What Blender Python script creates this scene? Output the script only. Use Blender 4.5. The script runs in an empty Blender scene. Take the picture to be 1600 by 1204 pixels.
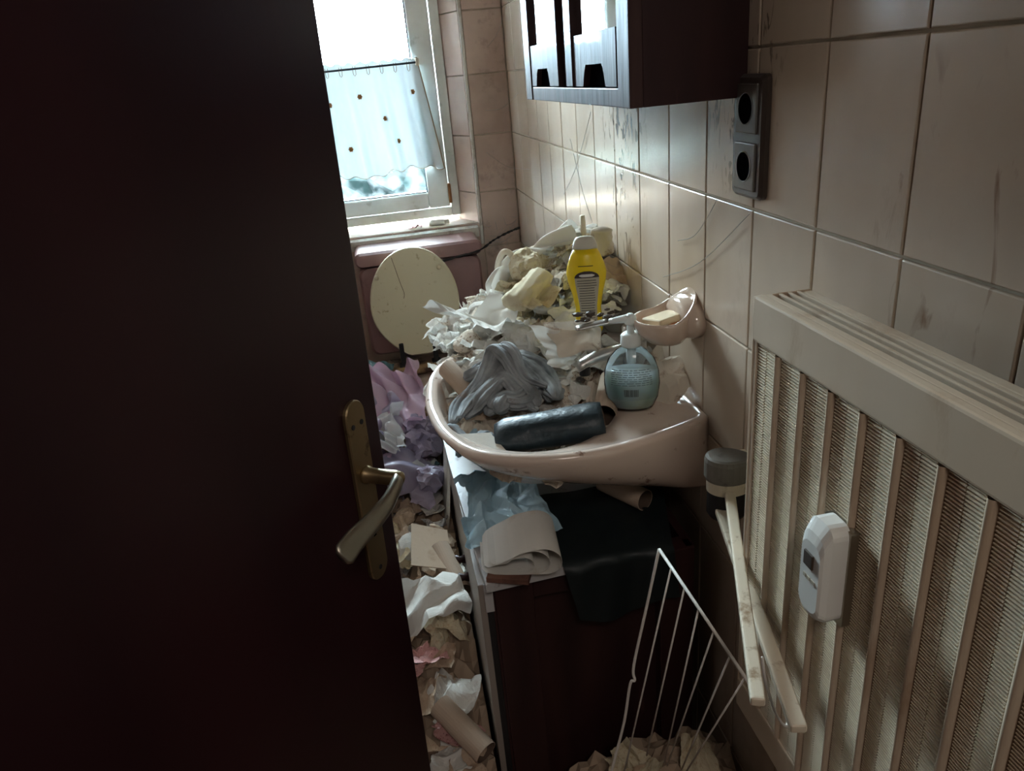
import bpy, bmesh, math, random
import numpy as np
from mathutils import Vector, Matrix

S = bpy.context.scene
COL = S.collection
PI = math.pi

# ---------------------------------------------------------------- camera
cam_d = bpy.data.cameras.new('camera')
cam = bpy.data.objects.new('camera', cam_d)
COL.objects.link(cam)
S.camera = cam
cam_d.sensor_width = 36.0
cam_d.sensor_fit = 'HORIZONTAL'
cam_d.lens = 1150.8 * 36.0 / 1600.0
cam_d.clip_start = 0.02
Rm = Matrix(((0.9800441, 0.14857675, -0.13205494),
             (-0.17909593, 0.37175576, -0.91089094),
             (-0.08624503, 0.91636379, 0.39094653)))
cam.matrix_world = Matrix.Translation((-0.4798, -0.6254, 1.4169)) @ Rm.to_4x4()

# ---------------------------------------------------------------- world, sky, lamps
W = bpy.data.worlds.new('overcast_sky')
S.world = W
W.use_nodes = True
wn = W.node_tree
wn.nodes.clear()
wo = wn.nodes.new('ShaderNodeOutputWorld')
wb = wn.nodes.new('ShaderNodeBackground')
wtc = wn.nodes.new('ShaderNodeTexCoord')
wno = wn.nodes.new('ShaderNodeTexNoise')
wno.inputs['Scale'].default_value = 2.2
wno.inputs['Detail'].default_value = 6
wr = wn.nodes.new('ShaderNodeValToRGB')
wr.color_ramp.elements[0].position = .38
wr.color_ramp.elements[0].color = (.70, .86, 1.0, 1)
wr.color_ramp.elements[1].position = .62
wr.color_ramp.elements[1].color = (.92, .97, 1.0, 1)
wn.links.new(wtc.outputs['Generated'], wno.inputs['Vector'])
wn.links.new(wno.outputs['Fac'], wr.inputs['Fac'])
wn.links.new(wr.outputs['Color'], wb.inputs['Color'])
wb.inputs['Strength'].default_value = 15.0
wn.links.new(wb.outputs[0], wo.inputs[0])


def area(name, loc, rot, sx, sy, power, color):
    l = bpy.data.lights.new(name, 'AREA')
    l.shape = 'RECTANGLE'
    l.size = sx
    l.size_y = sy
    l.energy = power
    l.color = color
    o = bpy.data.objects.new(name, l)
    o.location = loc
    o.rotation_euler = rot
    COL.objects.link(o)
    return o


portal = area('window_portal', (-.50, 2.34, 1.65), (-PI / 2, 0, 0), .66, 1.4, 1, (1, 1, 1))
portal.data.cycles.is_portal = True
HALL_POWER = 1.4
area('hall_fill_light', (-.35, -1.45, 2.42), (0, 0, 0), .5, .5, HALL_POWER, (1.0, .88, .80))  # unseen light, added as weak warm fill from behind the camera

S.view_settings.view_transform = 'Standard'
S.view_settings.look = 'None'
S.view_settings.gamma = 1.0
S.view_settings.exposure = 3.0
S.view_settings.use_curve_mapping = False


# ---------------------------------------------------------------- helpers: materials
def lin(r, g, b):
    def f(c):
        c /= 255.0
        return c / 12.92 if c <= .04045 else ((c + .055) / 1.055) ** 2.4
    return (f(r), f(g), f(b), 1)


def mat(name, col, rough=.6, metal=0.0, spec=.5, col2=None, nscale=12.0, ndet=4.0, pos=(.4, .65), bump=0.0,
        bscale=60.0, objvar=0.0, coat=0.0, trans=0.0, ior=1.45, dirt=None, dscale=9.0, dpos=(.56, .72),
        sss=0.0, translucent=0.0, world=False, stretch=None):
    m = bpy.data.materials.new(name)
    m.use_nodes = True
    t = m.node_tree
    N = t.nodes
    L = t.links
    b = N['Principled BSDF']
    b.inputs['Base Color'].default_value = col
    b.inputs['Roughness'].default_value = rough
    b.inputs['Metallic'].default_value = metal
    b.inputs['Specular IOR Level'].default_value = spec
    b.inputs['Coat Weight'].default_value = coat
    b.inputs['Transmission Weight'].default_value = trans
    b.inputs['IOR'].default_value = ior
    if world:
        g = N.new('ShaderNodeNewGeometry')
        vec = g.outputs['Position']
    else:
        g = N.new('ShaderNodeTexCoord')
        vec = g.outputs['Object']
    if stretch:
        mp = N.new('ShaderNodeMapping')
        mp.inputs['Scale'].default_value = stretch
        L.new(vec, mp.inputs['Vector'])
        vec = mp.outputs['Vector']
    out = None
    if col2:
        n = N.new('ShaderNodeTexNoise')
        n.inputs['Scale'].default_value = nscale
        n.inputs['Detail'].default_value = ndet
        L.new(vec, n.inputs['Vector'])
        r = N.new('ShaderNodeValToRGB')
        r.color_ramp.elements[0].position = pos[0]
        r.color_ramp.elements[0].color = col
        r.color_ramp.elements[1].position = pos[1]
        r.color_ramp.elements[1].color = col2
        L.new(n.outputs['Fac'], r.inputs['Fac'])
        out = r.outputs['Color']
    if dirt:
        n = N.new('ShaderNodeTexNoise')
        n.inputs['Scale'].default_value = dscale
        n.inputs['Detail'].default_value = 8
        n.inputs['Roughness'].default_value = .65
        L.new(vec, n.inputs['Vector'])
        mr = N.new('ShaderNodeMapRange')
        mr.inputs['From Min'].default_value = dpos[0]
        mr.inputs['From Max'].default_value = dpos[1]
        L.new(n.outputs['Fac'], mr.inputs['Value'])
        mx = N.new('ShaderNodeMix')
        mx.data_type = 'RGBA'
        L.new(mr.outputs['Result'], mx.inputs['Factor'])
        mx.inputs['A'].default_value = col
        if out:
            L.new(out, mx.inputs['A'])
        mx.inputs['B'].default_value = dirt
        out = mx.outputs['Result']
    if objvar > 0:
        oi = N.new('ShaderNodeObjectInfo')
        hs = N.new('ShaderNodeHueSaturation')
        mr = N.new('ShaderNodeMapRange')
        mr.inputs['To Min'].default_value = 1 - objvar
        mr.inputs['To Max'].default_value = 1 + objvar
        L.new(oi.outputs['Random'], mr.inputs['Value'])
        L.new(mr.outputs['Result'], hs.inputs['Value'])
        if out:
            L.new(out, hs.inputs['Color'])
        else:
            hs.inputs['Color'].default_value = col
        out = hs.outputs['Color']
    if out:
        L.new(out, b.inputs['Base Color'])
    if bump > 0:
        n = N.new('ShaderNodeTexNoise')
        n.inputs['Scale'].default_value = bscale
        n.inputs['Detail'].default_value = 5
        L.new(vec, n.inputs['Vector'])
        bp = N.new('ShaderNodeBump')
        bp.inputs['Strength'].default_value = bump
        bp.inputs['Distance'].default_value = .003
        L.new(n.outputs['Fac'], bp.inputs['Height'])
        L.new(bp.outputs['Normal'], b.inputs['Normal'])
    if translucent > 0:
        tr = N.new('ShaderNodeBsdfTranslucent')
        tr.inputs['Color'].default_value = col
        ms = N.new('ShaderNodeMixShader')
        ms.inputs['Fac'].default_value = translucent
        L.new(b.outputs[0], ms.inputs[1])
        L.new(tr.outputs[0], ms.inputs[2])
        L.new(ms.outputs[0], N['Material Output'].inputs['Surface'])
    return m


# ---------------------------------------------------------------- helpers: geometry
def worldloc(o):
    v = Vector((0, 0, 0))
    while o is not None:
        v += o.location
        o = o.parent
    return v


def link(name, me, m, parent=None, loc=None, smooth=False, rot=None):
    o = bpy.data.objects.new(name, me)
    if m is not None and len(me.materials) == 0:
        me.materials.append(m)
    if smooth:
        me.polygons.foreach_set('use_smooth', [True] * len(me.polygons))
    if parent is not None:
        o.parent = parent
    if loc is not None:
        o.location = loc
    if rot is not None:
        o.rotation_euler = rot
    COL.objects.link(o)
    return o


def finish(name, bm, m, parent=None, origin=None, smooth=False, local=False):
    """bm in world coordinates (or in the parent's own frame when local)"""
    if not local:
        off = worldloc(parent) if parent is not None else Vector((0, 0, 0))
        if origin is not None:
            off = off + Vector(origin)
        if off.length > 0:
            bmesh.ops.translate(bm, verts=bm.verts, vec=-off)
    me = bpy.data.meshes.new(name)
    bm.to_mesh(me)
    bm.free()
    o = link(name, me, m, parent, smooth=smooth)
    if origin is not None:
        o.location = origin
    return o


def tag(o, label=None, cat=None, group=None, kind=None):
    if label:
        o['label'] = label
    if cat:
        o['category'] = cat
    if group:
        o['group'] = group
    if kind:
        o['kind'] = kind
    return o


def thing(name, label, cat, loc, group=None, kind=None, rot=None):
    o = bpy.data.objects.new(name, None)
    o.empty_display_size = .02
    o.location = loc
    if rot:
        o.rotation_euler = rot
    COL.objects.link(o)
    return tag(o, label, cat, group, kind)


def B():
    return bmesh.new()


def box(bm, x0, x1, y0, y1, z0, z1, bev=0.0, seg=2):
    M = Matrix.Translation(((x0 + x1) / 2, (y0 + y1) / 2, (z0 + z1) / 2)) @ Matrix.Diagonal((abs(x1 - x0), abs(y1 - y0), abs(z1 - z0), 1))
    r = bmesh.ops.create_cube(bm, size=1, matrix=M)
    if bev > 0:
        es = list({e for v in r['verts'] for e in v.link_edges})
        bmesh.ops.bevel(bm, geom=es, offset=bev, segments=seg, affect='EDGES', profile=.6, clamp_overlap=True)
    return bm


def obox(bm, M, sx, sy, sz, bev=0.0, seg=2):
    r = bmesh.ops.create_cube(bm, size=1, matrix=M @ Matrix.Diagonal((sx, sy, sz, 1)))
    if bev > 0:
        es = list({e for v in r['verts'] for e in v.link_edges})
        bmesh.ops.bevel(bm, geom=es, offset=bev, segments=seg, affect='EDGES', profile=.6, clamp_overlap=True)
    return bm


def loft(bm, rings, closed=True, cap0=True, cap1=True):
    vs = [[bm.verts.new(p) for p in r] for r in rings]
    n = len(rings[0])
    for a, b in zip(vs[:-1], vs[1:]):
        for i in range(n if closed else n - 1):
            j = (i + 1) % n
            bm.faces.new((a[i], a[j], b[j], b[i]))
    if cap0 and closed:
        bm.faces.new(list(reversed(vs[0])))
    if cap1 and closed:
        bm.faces.new(vs[-1])
    return bm


def lathe(bm, prof, M=Matrix.Identity(4), seg=32, sx=1.0, sy=1.0, cap=True):
    rings = []
    for r, z in prof:
        rings.append([M @ Vector((r * sx * math.cos(2 * PI * i / seg), r * sy * math.sin(2 * PI * i / seg), z)) for i in range(seg)])
    return loft(bm, rings, True, cap, cap)


def tube(bm, pts, r, seg=8, cap=True):
    pts = [Vector(p) for p in pts]
    rad = r if isinstance(r, (list, tuple)) else [r] * len(pts)
    up = Vector((0, 0, 1))
    rings = []
    prev = None
    for i, p in enumerate(pts):
        a = pts[max(i - 1, 0)]
        b = pts[min(i + 1, len(pts) - 1)]
        t = (b - a).normalized()
        if prev is None:
            s = t.cross(up)
            if s.length < 1e-3:
                s = t.cross(Vector((1, 0, 0)))
            s.normalize()
        else:
            s = (prev - t * prev.dot(t)).normalized()
        prev = s
        q = t.cross(s)
        rings.append([p + (s * math.cos(2 * PI * k / seg) + q * math.sin(2 * PI * k / seg)) * rad[i] for k in range(seg)])
    return loft(bm, rings, True, cap, cap)


def catmull(pts, n=6, closed=False):
    pts = [Vector(p) for p in pts]
    out = []
    m = len(pts)
    for i in range(m if closed else m - 1):
        p0 = pts[(i - 1) % m] if closed or i > 0 else pts[i]
        p1 = pts[i]
        p2 = pts[(i + 1) % m]
        p3 = pts[(i + 2) % m] if closed or i + 2 < m else p2
        for k in range(n):
            t = k / n
            out.append(.5 * ((2 * p1) + (p2 - p0) * t + (2 * p0 - 5 * p1 + 4 * p2 - p3) * t * t + (3 * p1 - p0 - 3 * p2 + p3) * t ** 3))
    if not closed:
        out.append(pts[-1])
    return out


def prism(bm, outline, ax, d, M=None):
    """outline: points in 3-D, extruded by vector d"""
    a = [bm.verts.new(M @ Vector(p) if M else Vector(p)) for p in outline]
    dv = Vector(d)
    b = [bm.verts.new((M @ (Vector(p) + dv)) if M else (Vector(p) + dv)) for p in outline]
    n = len(a)
    bm.faces.new(a)
    bm.faces.new(list(reversed(b)))
    for i in range(n):
        j = (i + 1) % n
        bm.faces.new((a[j], a[i], b[i], b[j]))
    return bm


def mesh_np(name, V, F):
    me = bpy.data.meshes.new(name)
    me.from_pydata(V.tolist(), [], F)
    me.update()
    return me


def grid_faces(nu, nv):
    return [(i * nv + j, (i + 1) * nv + j, (i + 1) * nv + j + 1, i * nv + j + 1) for i in range(nu - 1) for j in range(nv - 1)]


def frame_M(o, x, y, z):
    x, y, z = Vector(x), Vector(y), Vector(z)
    return Matrix(((x.x, y.x, z.x, o[0]), (x.y, y.y, z.y, o[1]), (x.z, y.z, z.z, o[2]), (0, 0, 0, 1)))


# ---------------------------------------------------------------- materials
M = {}


def tile_material():
    """glazed beige-pink tiles: cloudy vertical mottling, a little dirt; variation per tile"""
    m = mat('glazed_beige_tile', lin(182, 162, 142), .22, spec=.5, col2=lin(204, 186, 168), nscale=5, ndet=3, pos=(.35, .7),
            objvar=.05, dirt=lin(120, 92, 68), dscale=5.0, dpos=(.60, .95), world=True, stretch=(1, 1, .55), bump=.06, bscale=14)
    N = m.node_tree.nodes
    L = m.node_tree.links
    b = N['Principled BSDF']
    prev = b.inputs['Base Color'].links[0].from_socket
    g = N.new('ShaderNodeNewGeometry')

    def splash(center, radius, scale, lo, hi, col, prev):
        vm = N.new('ShaderNodeVectorMath')
        vm.operation = 'DISTANCE'
        mp = N.new('ShaderNodeMapping')
        mp.inputs['Scale'].default_value = (1, 1, .7)
        L.new(g.outputs['Position'], mp.inputs['Vector'])
        L.new(mp.outputs['Vector'], vm.inputs[0])
        vm.inputs[1].default_value = (center[0], center[1], center[2] * .7)
        mr = N.new('ShaderNodeMapRange')
        mr.inputs['From Min'].default_value = 0
        mr.inputs['From Max'].default_value = radius
        mr.inputs['To Min'].default_value = 1
        mr.inputs['To Max'].default_value = 0
        L.new(vm.outputs['Value'], mr.inputs['Value'])
        mp2 = N.new('ShaderNodeMapping')
        mp2.inputs['Scale'].default_value = (1, 1.6, .55)
        L.new(g.outputs['Position'], mp2.inputs['Vector'])
        n = N.new('ShaderNodeTexNoise')
        n.inputs['Scale'].default_value = scale
        n.inputs['Detail'].default_value = 5
        n.inputs['Distortion'].default_value = 1.2
        L.new(mp2.outputs['Vector'], n.inputs['Vector'])
        mr2 = N.new('ShaderNodeMapRange')
        mr2.inputs['From Min'].default_value = lo
        mr2.inputs['From Max'].default_value = hi
        L.new(n.outputs['Fac'], mr2.inputs['Value'])
        mu = N.new('ShaderNodeMath')
        mu.operation = 'MULTIPLY'
        L.new(mr.outputs['Result'], mu.inputs[0])
        L.new(mr2.outputs['Result'], mu.inputs[1])
        mu2 = N.new('ShaderNodeMath')
        mu2.operation = 'MULTIPLY'
        mu2.use_clamp = True
        mu2.inputs[1].default_value = 2.2
        L.new(mu.outputs[0], mu2.inputs[0])
        mx = N.new('ShaderNodeMix')
        mx.data_type = 'RGBA'
        L.new(mu2.outputs[0], mx.inputs['Factor'])
        L.new(prev, mx.inputs['A'])
        mx.inputs['B'].default_value = col
        return mx.outputs['Result']
    prev = splash((0, .86, 1.24), .17, 27, .575, .62, lin(88, 68, 52), prev)
    prev = splash((0, .36, 1.40), .13, 40, .60, .64, lin(96, 84, 76), prev)
    prev = splash((0, -.05, 1.25), .12, 20, .62, .78, lin(128, 92, 68), prev)
    L.new(prev, b.inputs['Base Color'])
    return m


M['tile'] = tile_material()
M['grout'] = mat('grout', lin(196, 184, 164), .9, col2=lin(158, 142, 122), nscale=9, world=True)
M['tile_dim'] = mat('glazed_beige_tile_reveal', lin(178, 152, 138), .3, col2=lin(198, 174, 160), nscale=6, objvar=.05,
                    dirt=lin(110, 88, 72), dscale=8, dpos=(.58, .8), world=True)
M['plaster'] = mat('plaster', lin(190, 182, 170), .9, bump=.2)
M['floor'] = mat('floor_tiles', lin(110, 90, 78), .5)
M['win_white'] = mat('window_white_paint', lin(222, 224, 220), .4, col2=lin(196, 196, 188), nscale=6, dirt=lin(140, 130, 112), dscale=14, dpos=(.6, .8), world=True)
M['sill'] = mat('sill_board', lin(206, 202, 192), .5, dirt=lin(128, 108, 90), dscale=16, dpos=(.5, .7), world=True)
M['trim'] = mat('white_tile_trim', lin(214, 210, 202), .5, dirt=lin(150, 136, 120), dscale=18, dpos=(.52, .7), world=True)
M['seal'] = mat('dark_rubber_seal', lin(40, 50, 60), .6)
M['door'] = mat('door_dark_red_brown', lin(54, 24, 30), .36, spec=.35, col2=lin(42, 18, 24), nscale=3, bump=.05, bscale=30, stretch=(1, 1, .1))
M['brass'] = mat('worn_brass', lin(152, 132, 100), .38, metal=.85, dirt=lin(70, 52, 36), dscale=30, dpos=(.6, .72))
M['lever'] = mat('satin_metal', lin(160, 152, 138), .32, metal=.9)
M['black'] = mat('black_void', lin(8, 8, 9), 1.0, spec=0.0)
M['wood_dark'] = mat('dark_red_wood', lin(58, 34, 34), .38, spec=.4, col2=lin(42, 24, 26), nscale=14, bump=.12, bscale=40, stretch=(1, 1, .12), dirt=lin(96, 70, 64), dscale=20, dpos=(.66, .8))
M['wood_front'] = mat('dark_wood_front', lin(78, 60, 58), .5, spec=.09, col2=lin(60, 44, 44), nscale=30, bump=.3, bscale=70, coat=.06, stretch=(1, 1, .12))
M['mirror'] = mat('mirror_glass', (.92, .96, .97, 1), .02, metal=1.0)
M['socket'] = mat('brown_socket_plastic', lin(66, 56, 50), .28, spec=.6)
M['socket2'] = mat('socket_insert', lin(84, 76, 70), .25, spec=.6)
M['ceramic'] = mat('beige_pink_ceramic', lin(212, 190, 172), .12, spec=.6, coat=.4, dirt=lin(150, 112, 88), dscale=10, dpos=(.58, .85))
M['ceramic_basin'] = mat('basin_ceramic', lin(214, 194, 180), .14, spec=.6, coat=.4, dirt=lin(112, 74, 56), dscale=22, dpos=(.61, .68))
M['pink'] = mat('old_pink_plastic', lin(146, 112, 110), .45, col2=lin(134, 100, 98), nscale=6, dirt=lin(104, 78, 74), dscale=9, dpos=(.58, .8))
M['cream'] = mat('cream_plastic', lin(200, 190, 160), .4, dirt=lin(150, 132, 96), dscale=34, dpos=(.62, .72))
M['dark_plastic'] = mat('dark_hinge', lin(34, 32, 34), .5)
M['filth'] = mat('filthy_rim', lin(150, 122, 88), .7, col2=lin(62, 40, 26), nscale=24, pos=(.42, .6), bump=.8, bscale=50)
M['chrome'] = mat('dull_chrome', lin(196, 192, 188), .30, metal=.75, dirt=lin(110, 100, 92), dscale=40, dpos=(.56, .70))
M['radiator'] = mat('radiator_enamel', lin(206, 188, 166), .38, col2=lin(192, 170, 146), nscale=5, dirt=lin(138, 98, 60), dscale=12, dpos=(.54, .80), stretch=(1, 1, .35), world=True)
M['rad_rib'] = mat('radiator_ribs', lin(224, 208, 184), .42, dirt=lin(150, 108, 68), dscale=11, dpos=(.50, .80), world=True, stretch=(1, 1, .3))
M['rad_in'] = mat('radiator_inside', lin(104, 80, 58), .7)
M['device'] = mat('white_device_plastic', lin(222, 220, 214), .35)
M['device_dark'] = mat('device_recess', lin(70, 58, 48), .6)
M['rubber'] = mat('grey_rubber_cap', lin(112, 106, 98), .6, bump=.3, bscale=90, dirt=lin(70, 62, 54), dscale=30)
M['painted'] = mat('yellowed_white_lacquer', lin(210, 196, 174), .4, dirt=lin(150, 124, 96), dscale=30, dpos=(.56, .68))
M['wire'] = mat('white_coated_wire', lin(214, 208, 200), .4)
M['board'] = mat('melamine_board', lin(188, 186, 186), .45, dirt=lin(120, 100, 92), dscale=26, dpos=(.56, .70))
M['board_edge'] = mat('board_edge', lin(120, 84, 70), .7, col2=lin(90, 60, 50), nscale=40)
M['door_panel'] = mat('grey_melamine_door', lin(150, 140, 132), .45)
M['white_paper'] = mat('white_tissue', lin(224, 221, 214), .9, spec=.2, objvar=.07, dirt=lin(176, 150, 118), dscale=10, dpos=(.60, .85), bump=.35, bscale=70, translucent=.12)
M['cream_paper'] = mat('cream_tissue', lin(214, 202, 174), .9, spec=.2, objvar=.1, dirt=lin(170, 132, 84), dscale=12, dpos=(.52, .75), bump=.35, bscale=70, translucent=.12)
M['stained'] = mat('stained_tissue', lin(212, 200, 184), .9, spec=.2, objvar=.08, dirt=lin(116, 74, 48), dscale=16, dpos=(.54, .64), bump=.35, bscale=70, translucent=.1)
M['tan_paper'] = mat('tan_kraft_paper', lin(184, 162, 140), .85, spec=.2, objvar=.14, dirt=lin(130, 96, 70), dscale=14, dpos=(.56, .8), bump=.3, bscale=50)
M['pink_paper'] = mat('pink_stained_paper', lin(206, 160, 156), .85, spec=.2, objvar=.12, dirt=lin(110, 34, 40), dscale=22, dpos=(.56, .66), bump=.3, bscale=50)
M['grey_paper'] = mat('grey_printed_paper', lin(168, 164, 160), .8, spec=.3, objvar=.14, dirt=lin(80, 76, 78), dscale=40, dpos=(.52, .6))
M['lavender'] = mat('lavender_plastic', lin(172, 162, 184), .35, spec=.5, objvar=.12, bump=.3, bscale=40, translucent=.2)
M['pink_plastic'] = mat('pink_plastic_bag', lin(200, 170, 190), .3, spec=.5, objvar=.1, bump=.3, bscale=40, translucent=.25)
M['blue_plastic'] = mat('light_blue_plastic', lin(158, 188, 202), .35, spec=.5, objvar=.1, bump=.3, bscale=60)
M['teal'] = mat('dark_teal_plastic', lin(70, 104, 110), .35, spec=.5, objvar=.2)
M['clear_bag'] = mat('milky_plastic_bag', lin(206, 204, 204), .25, spec=.6, bump=.5, bscale=40, translucent=.3)
M['cardboard'] = mat('cardboard_tube', lin(176, 156, 138), .85, spec=.2, objvar=.08, bump=.2)
M['flap'] = mat('pale_cardboard', lin(206, 198, 186), .8, bump=.2)
M['tube_in'] = mat('cardboard_inside', lin(92, 76, 64), .9)
M['black_film'] = mat('black_plastic_film', lin(36, 48, 54), .40, spec=.5, bump=1.0, bscale=38, dirt=lin(60, 76, 86), dscale=10, dpos=(.56, .8))
M['black_cloth'] = mat('black_green_plastic_sheet', lin(22, 30, 32), .5, spec=.4, bump=.5, bscale=14)
M['grey_cloth'] = mat('grey_wet_cloth', lin(160, 164, 166), .75, spec=.3, col2=lin(112, 114, 116), nscale=20, dirt=lin(112, 84, 62), dscale=14, dpos=(.58, .72), bump=.3, bscale=110)
M['yellow'] = mat('yellow_plastic', lin(232, 204, 30), .3, spec=.5, coat=.2, translucent=.12)
M['pale_cap'] = mat('pale_grey_plastic', lin(206, 200, 184), .4)
M['label_grey'] = mat('grey_label', lin(172, 164, 146), .5)
M['ink'] = mat('dark_print', lin(52, 40, 40), .6)
M['pale_ink'] = mat('pale_grey_print', lin(112, 128, 132), .6)
M['white_ink'] = mat('white_print', lin(214, 210, 204), .6)
M['pump'] = mat('white_pump_plastic', lin(226, 232, 230), .35)
M['soap'] = mat('cream_soap', lin(226, 206, 172), .5, dirt=lin(188, 120, 78), dscale=16, dpos=(.55, .7))
M['soap_dark'] = mat('orange_brown_soap', lin(190, 122, 78), .5)
M['curtain'] = mat('curtain_cloth', lin(214, 223, 226), .85, spec=.2, translucent=.038)
M['hem'] = mat('curtain_stitching', lin(150, 126, 96), .8)
M['petal'] = mat('brown_embroidery', lin(176, 130, 84), .8, objvar=.15, translucent=.3)
M['glue_brown'] = mat('brown_hinge_wood', lin(150, 104, 62), .6)
M['cobweb'] = mat('cobweb_dust', lin(176, 170, 164), .9, translucent=.5)
M['leaf'] = mat('shade_dark_leaves', (.005, .0085, .008, 1), .9, spec=.03, col2=(.0022, .004, .0036, 1), nscale=3, objvar=.1)  # far darker than real leaves: shade is put into the colour
M['grass'] = mat('grass', (.008, .014, .009, 1), .9, spec=.05)
M['hall'] = mat('hall_wall_paint', lin(120, 100, 86), .9)


def glass_mat(name, col, rough=.0, mix=.9):
    m = bpy.data.materials.new(name)
    m.use_nodes = True
    N = m.node_tree.nodes
    L = m.node_tree.links
    N.remove(N['Principled BSDF'])
    tr = N.new('ShaderNodeBsdfTransparent')
    tr.inputs['Color'].default_value = col
    gl = N.new('ShaderNodeBsdfGlossy')
    gl.inputs['Roughness'].default_value = .03
    fr = N.new('ShaderNodeFresnel')
    fr.inputs['IOR'].default_value = 1.45
    ms = N.new('ShaderNodeMixShader')
    L.new(fr.outputs[0], ms.inputs['Fac'])
    L.new(tr.outputs[0], ms.inputs[1])
    L.new(gl.outputs[0], ms.inputs[2])
    out = ms.outputs[0]
    if rough > 0:
        tl = N.new('ShaderNodeBsdfTranslucent')
        tl.inputs['Color'].default_value = col
        n = N.new('ShaderNodeTexNoise')
        n.inputs['Scale'].default_value = 18
        n.inputs['Detail'].default_value = 6
        mr = N.new('ShaderNodeMapRange')
        mr.inputs['From Min'].default_value = .4
        mr.inputs['From Max'].default_value = .8
        mr.inputs['To Max'].default_value = rough
        g = N.new('ShaderNodeNewGeometry')
        L.new(g.outputs['Position'], n.inputs['Vector'])
        L.new(n.outputs['Fac'], mr.inputs['Value'])
        m2 = N.new('ShaderNodeMixShader')
        L.new(mr.outputs['Result'], m2.inputs['Fac'])
        L.new(out, m2.inputs[1])
        L.new(tl.outputs[0], m2.inputs[2])
        out = m2.outputs[0]
    L.new(out, N['Material Output'].inputs['Surface'])
    return m


M['pane'] = glass_mat('window_glass_dusty', (.90, .98, 1, 1), .03)
M['bottle_clear'] = glass_mat('clear_bottle_plastic', (.90, .96, 1.0, 1), .0)
M['liquid'] = None


def liquid_mat():
    m = mat('pale_soap_liquid', lin(226, 240, 238), .2, col2=lin(222, 234, 214), nscale=20)
    b = m.node_tree.nodes['Principled BSDF']
    b.inputs['Subsurface Weight'].default_value = 1.0
    b.inputs['Subsurface Radius'].default_value = (.9, 1.0, 1.0)
    b.inputs['Subsurface Scale'].default_value = .04
    return m


M['liquid'] = liquid_mat()
M['label_film'] = glass_mat('translucent_label', (.90, .93, .94, 1), .0)

# ================================================================= STRUCTURE
TW, TH = .15, .198
Z0 = 1.22
H_ROOM = 2.48
XL = -.96
YF = -.48
YB = 2.10


def tile_mesh(w, h, name='tile'):
    g = .0016
    b = .0016
    t = .007
    bm = B()
    rings = []
    for inset, z in ((g, 0), (g, t - b), (g + b * .4, t - b * .3), (g + b, t)):
        rings.append([Vector((inset, inset, z)), Vector((w - inset, inset, z)), Vector((w - inset, h - inset, z)), Vector((inset, h - inset, z))])
    loft(bm, rings, True, False, True)
    me = bpy.data.meshes.new(name)
    bm.to_mesh(me)
    bm.free()
    return me


_tm = {}


def place_tile(parent, o, ux, uy, un, w, h, m, rnd):
    k = (round(w, 4), round(h, 4), m)
    if k not in _tm:
        _tm[k] = tile_mesh(w, h)
        _tm[k].materials.append(M[m])
    t = bpy.data.objects.new('tile', _tm[k])
    jit = rnd.uniform(-.0005, .0005)
    p = Vector(o) + Vector(un) * jit
    t.matrix_local = Matrix.Translation(-worldloc(parent)) @ frame_M(p, ux, uy, un)
    t.parent = parent
    COL.objects.link(t)


rnd = random.Random(3)
# right wall
bm = box(B(), .004, .14, -.62, 2.5, 0, H_ROOM)
wr_ = tag(finish('wall_right', bm, M['grout']), kind='structure')
row_k = range(-6, 7)
ycols = [YB - TW * (i + 1) for i in range(18)]
for y in ycols:
    for k in row_k:
        z = Z0 + k * TH
        h = min(TH, H_ROOM - z)
        if h < .02:
            continue
        zz = max(z, 0.0)
        if y < YF:
            continue
        # tile frame: x axis along -y so that normal points to -x
        place_tile(wr_, (.007, y + TW, zz), (0, -1, 0), (0, 0, 1), (-1, 0, 0), TW, h - (zz - z), 'tile', rnd)
# back wall with window opening  x -.80..-.145  z .92..2.30
OX0, OX1, OZ0, OZ1 = -.80, -.145, .915, 2.30
bm = B()
box(bm, XL, OX0, YB + .004, 2.5, 0, H_ROOM)
box(bm, OX1, .004, YB + .004, 2.5, 0, H_ROOM)
box(bm, OX0, OX1, YB + .004, 2.5, 0, OZ0)
box(bm, OX0, OX1, YB + .004, 2.5, OZ1, H_ROOM)
# splayed right reveal
prism(bm, [(-.145, YB + .004, OZ0), (-.205, 2.225, OZ0), (-.205, 2.4, OZ0), (-.145, 2.4, OZ0)], 2, (0, 0, OZ1 - OZ0))
wb_ = tag(finish('wall_back', bm, M['grout']), kind='structure')
for k in row_k:
    z = Z0 + k * TH
    zz = max(z, 0)
    h = min(TH, H_ROOM - z) - (zz - z)
    if h < .02:
        continue
    place_tile(wb_, (-.138, YB + .007, zz), (1, 0, 0), (0, 0, 1), (0, -1, 0), .138, h, 'tile_dim', rnd)
    place_tile(wb_, (XL + .005, YB + .007, zz), (1, 0, 0), (0, 0, 1), (0, -1, 0), .152, h, 'tile_dim', rnd)
    if z + TH > OZ0 and z < OZ1:
        a = max(zz, OZ0)
        e = min(z + TH, OZ1)
        d = Vector((.06, -.12, 0))
        ln = d.length
        d.normalize()
        nn = Vector((-d.y, d.x, 0)) * -1
        if nn.x > 0:
            nn = -nn
        p = Vector((-.205, 2.225, a)) - nn * -.0
        place_tile(wb_, (p.x, p.y, a), d, (0, 0, 1), d.cross(Vector((0, 0, 1))), ln, e - a, 'tile_dim', rnd)
    if z < OZ0 - .01:
        hh = min(z + TH, OZ0) - zz
        for i in range(4):
            ww = (.8 - .138) / 4
            place_tile(wb_, (-.8 + i * ww, YB + .007, zz), (1, 0, 0), (0, 0, 1), (0, -1, 0), ww, hh, 'tile_dim', rnd)
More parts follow.
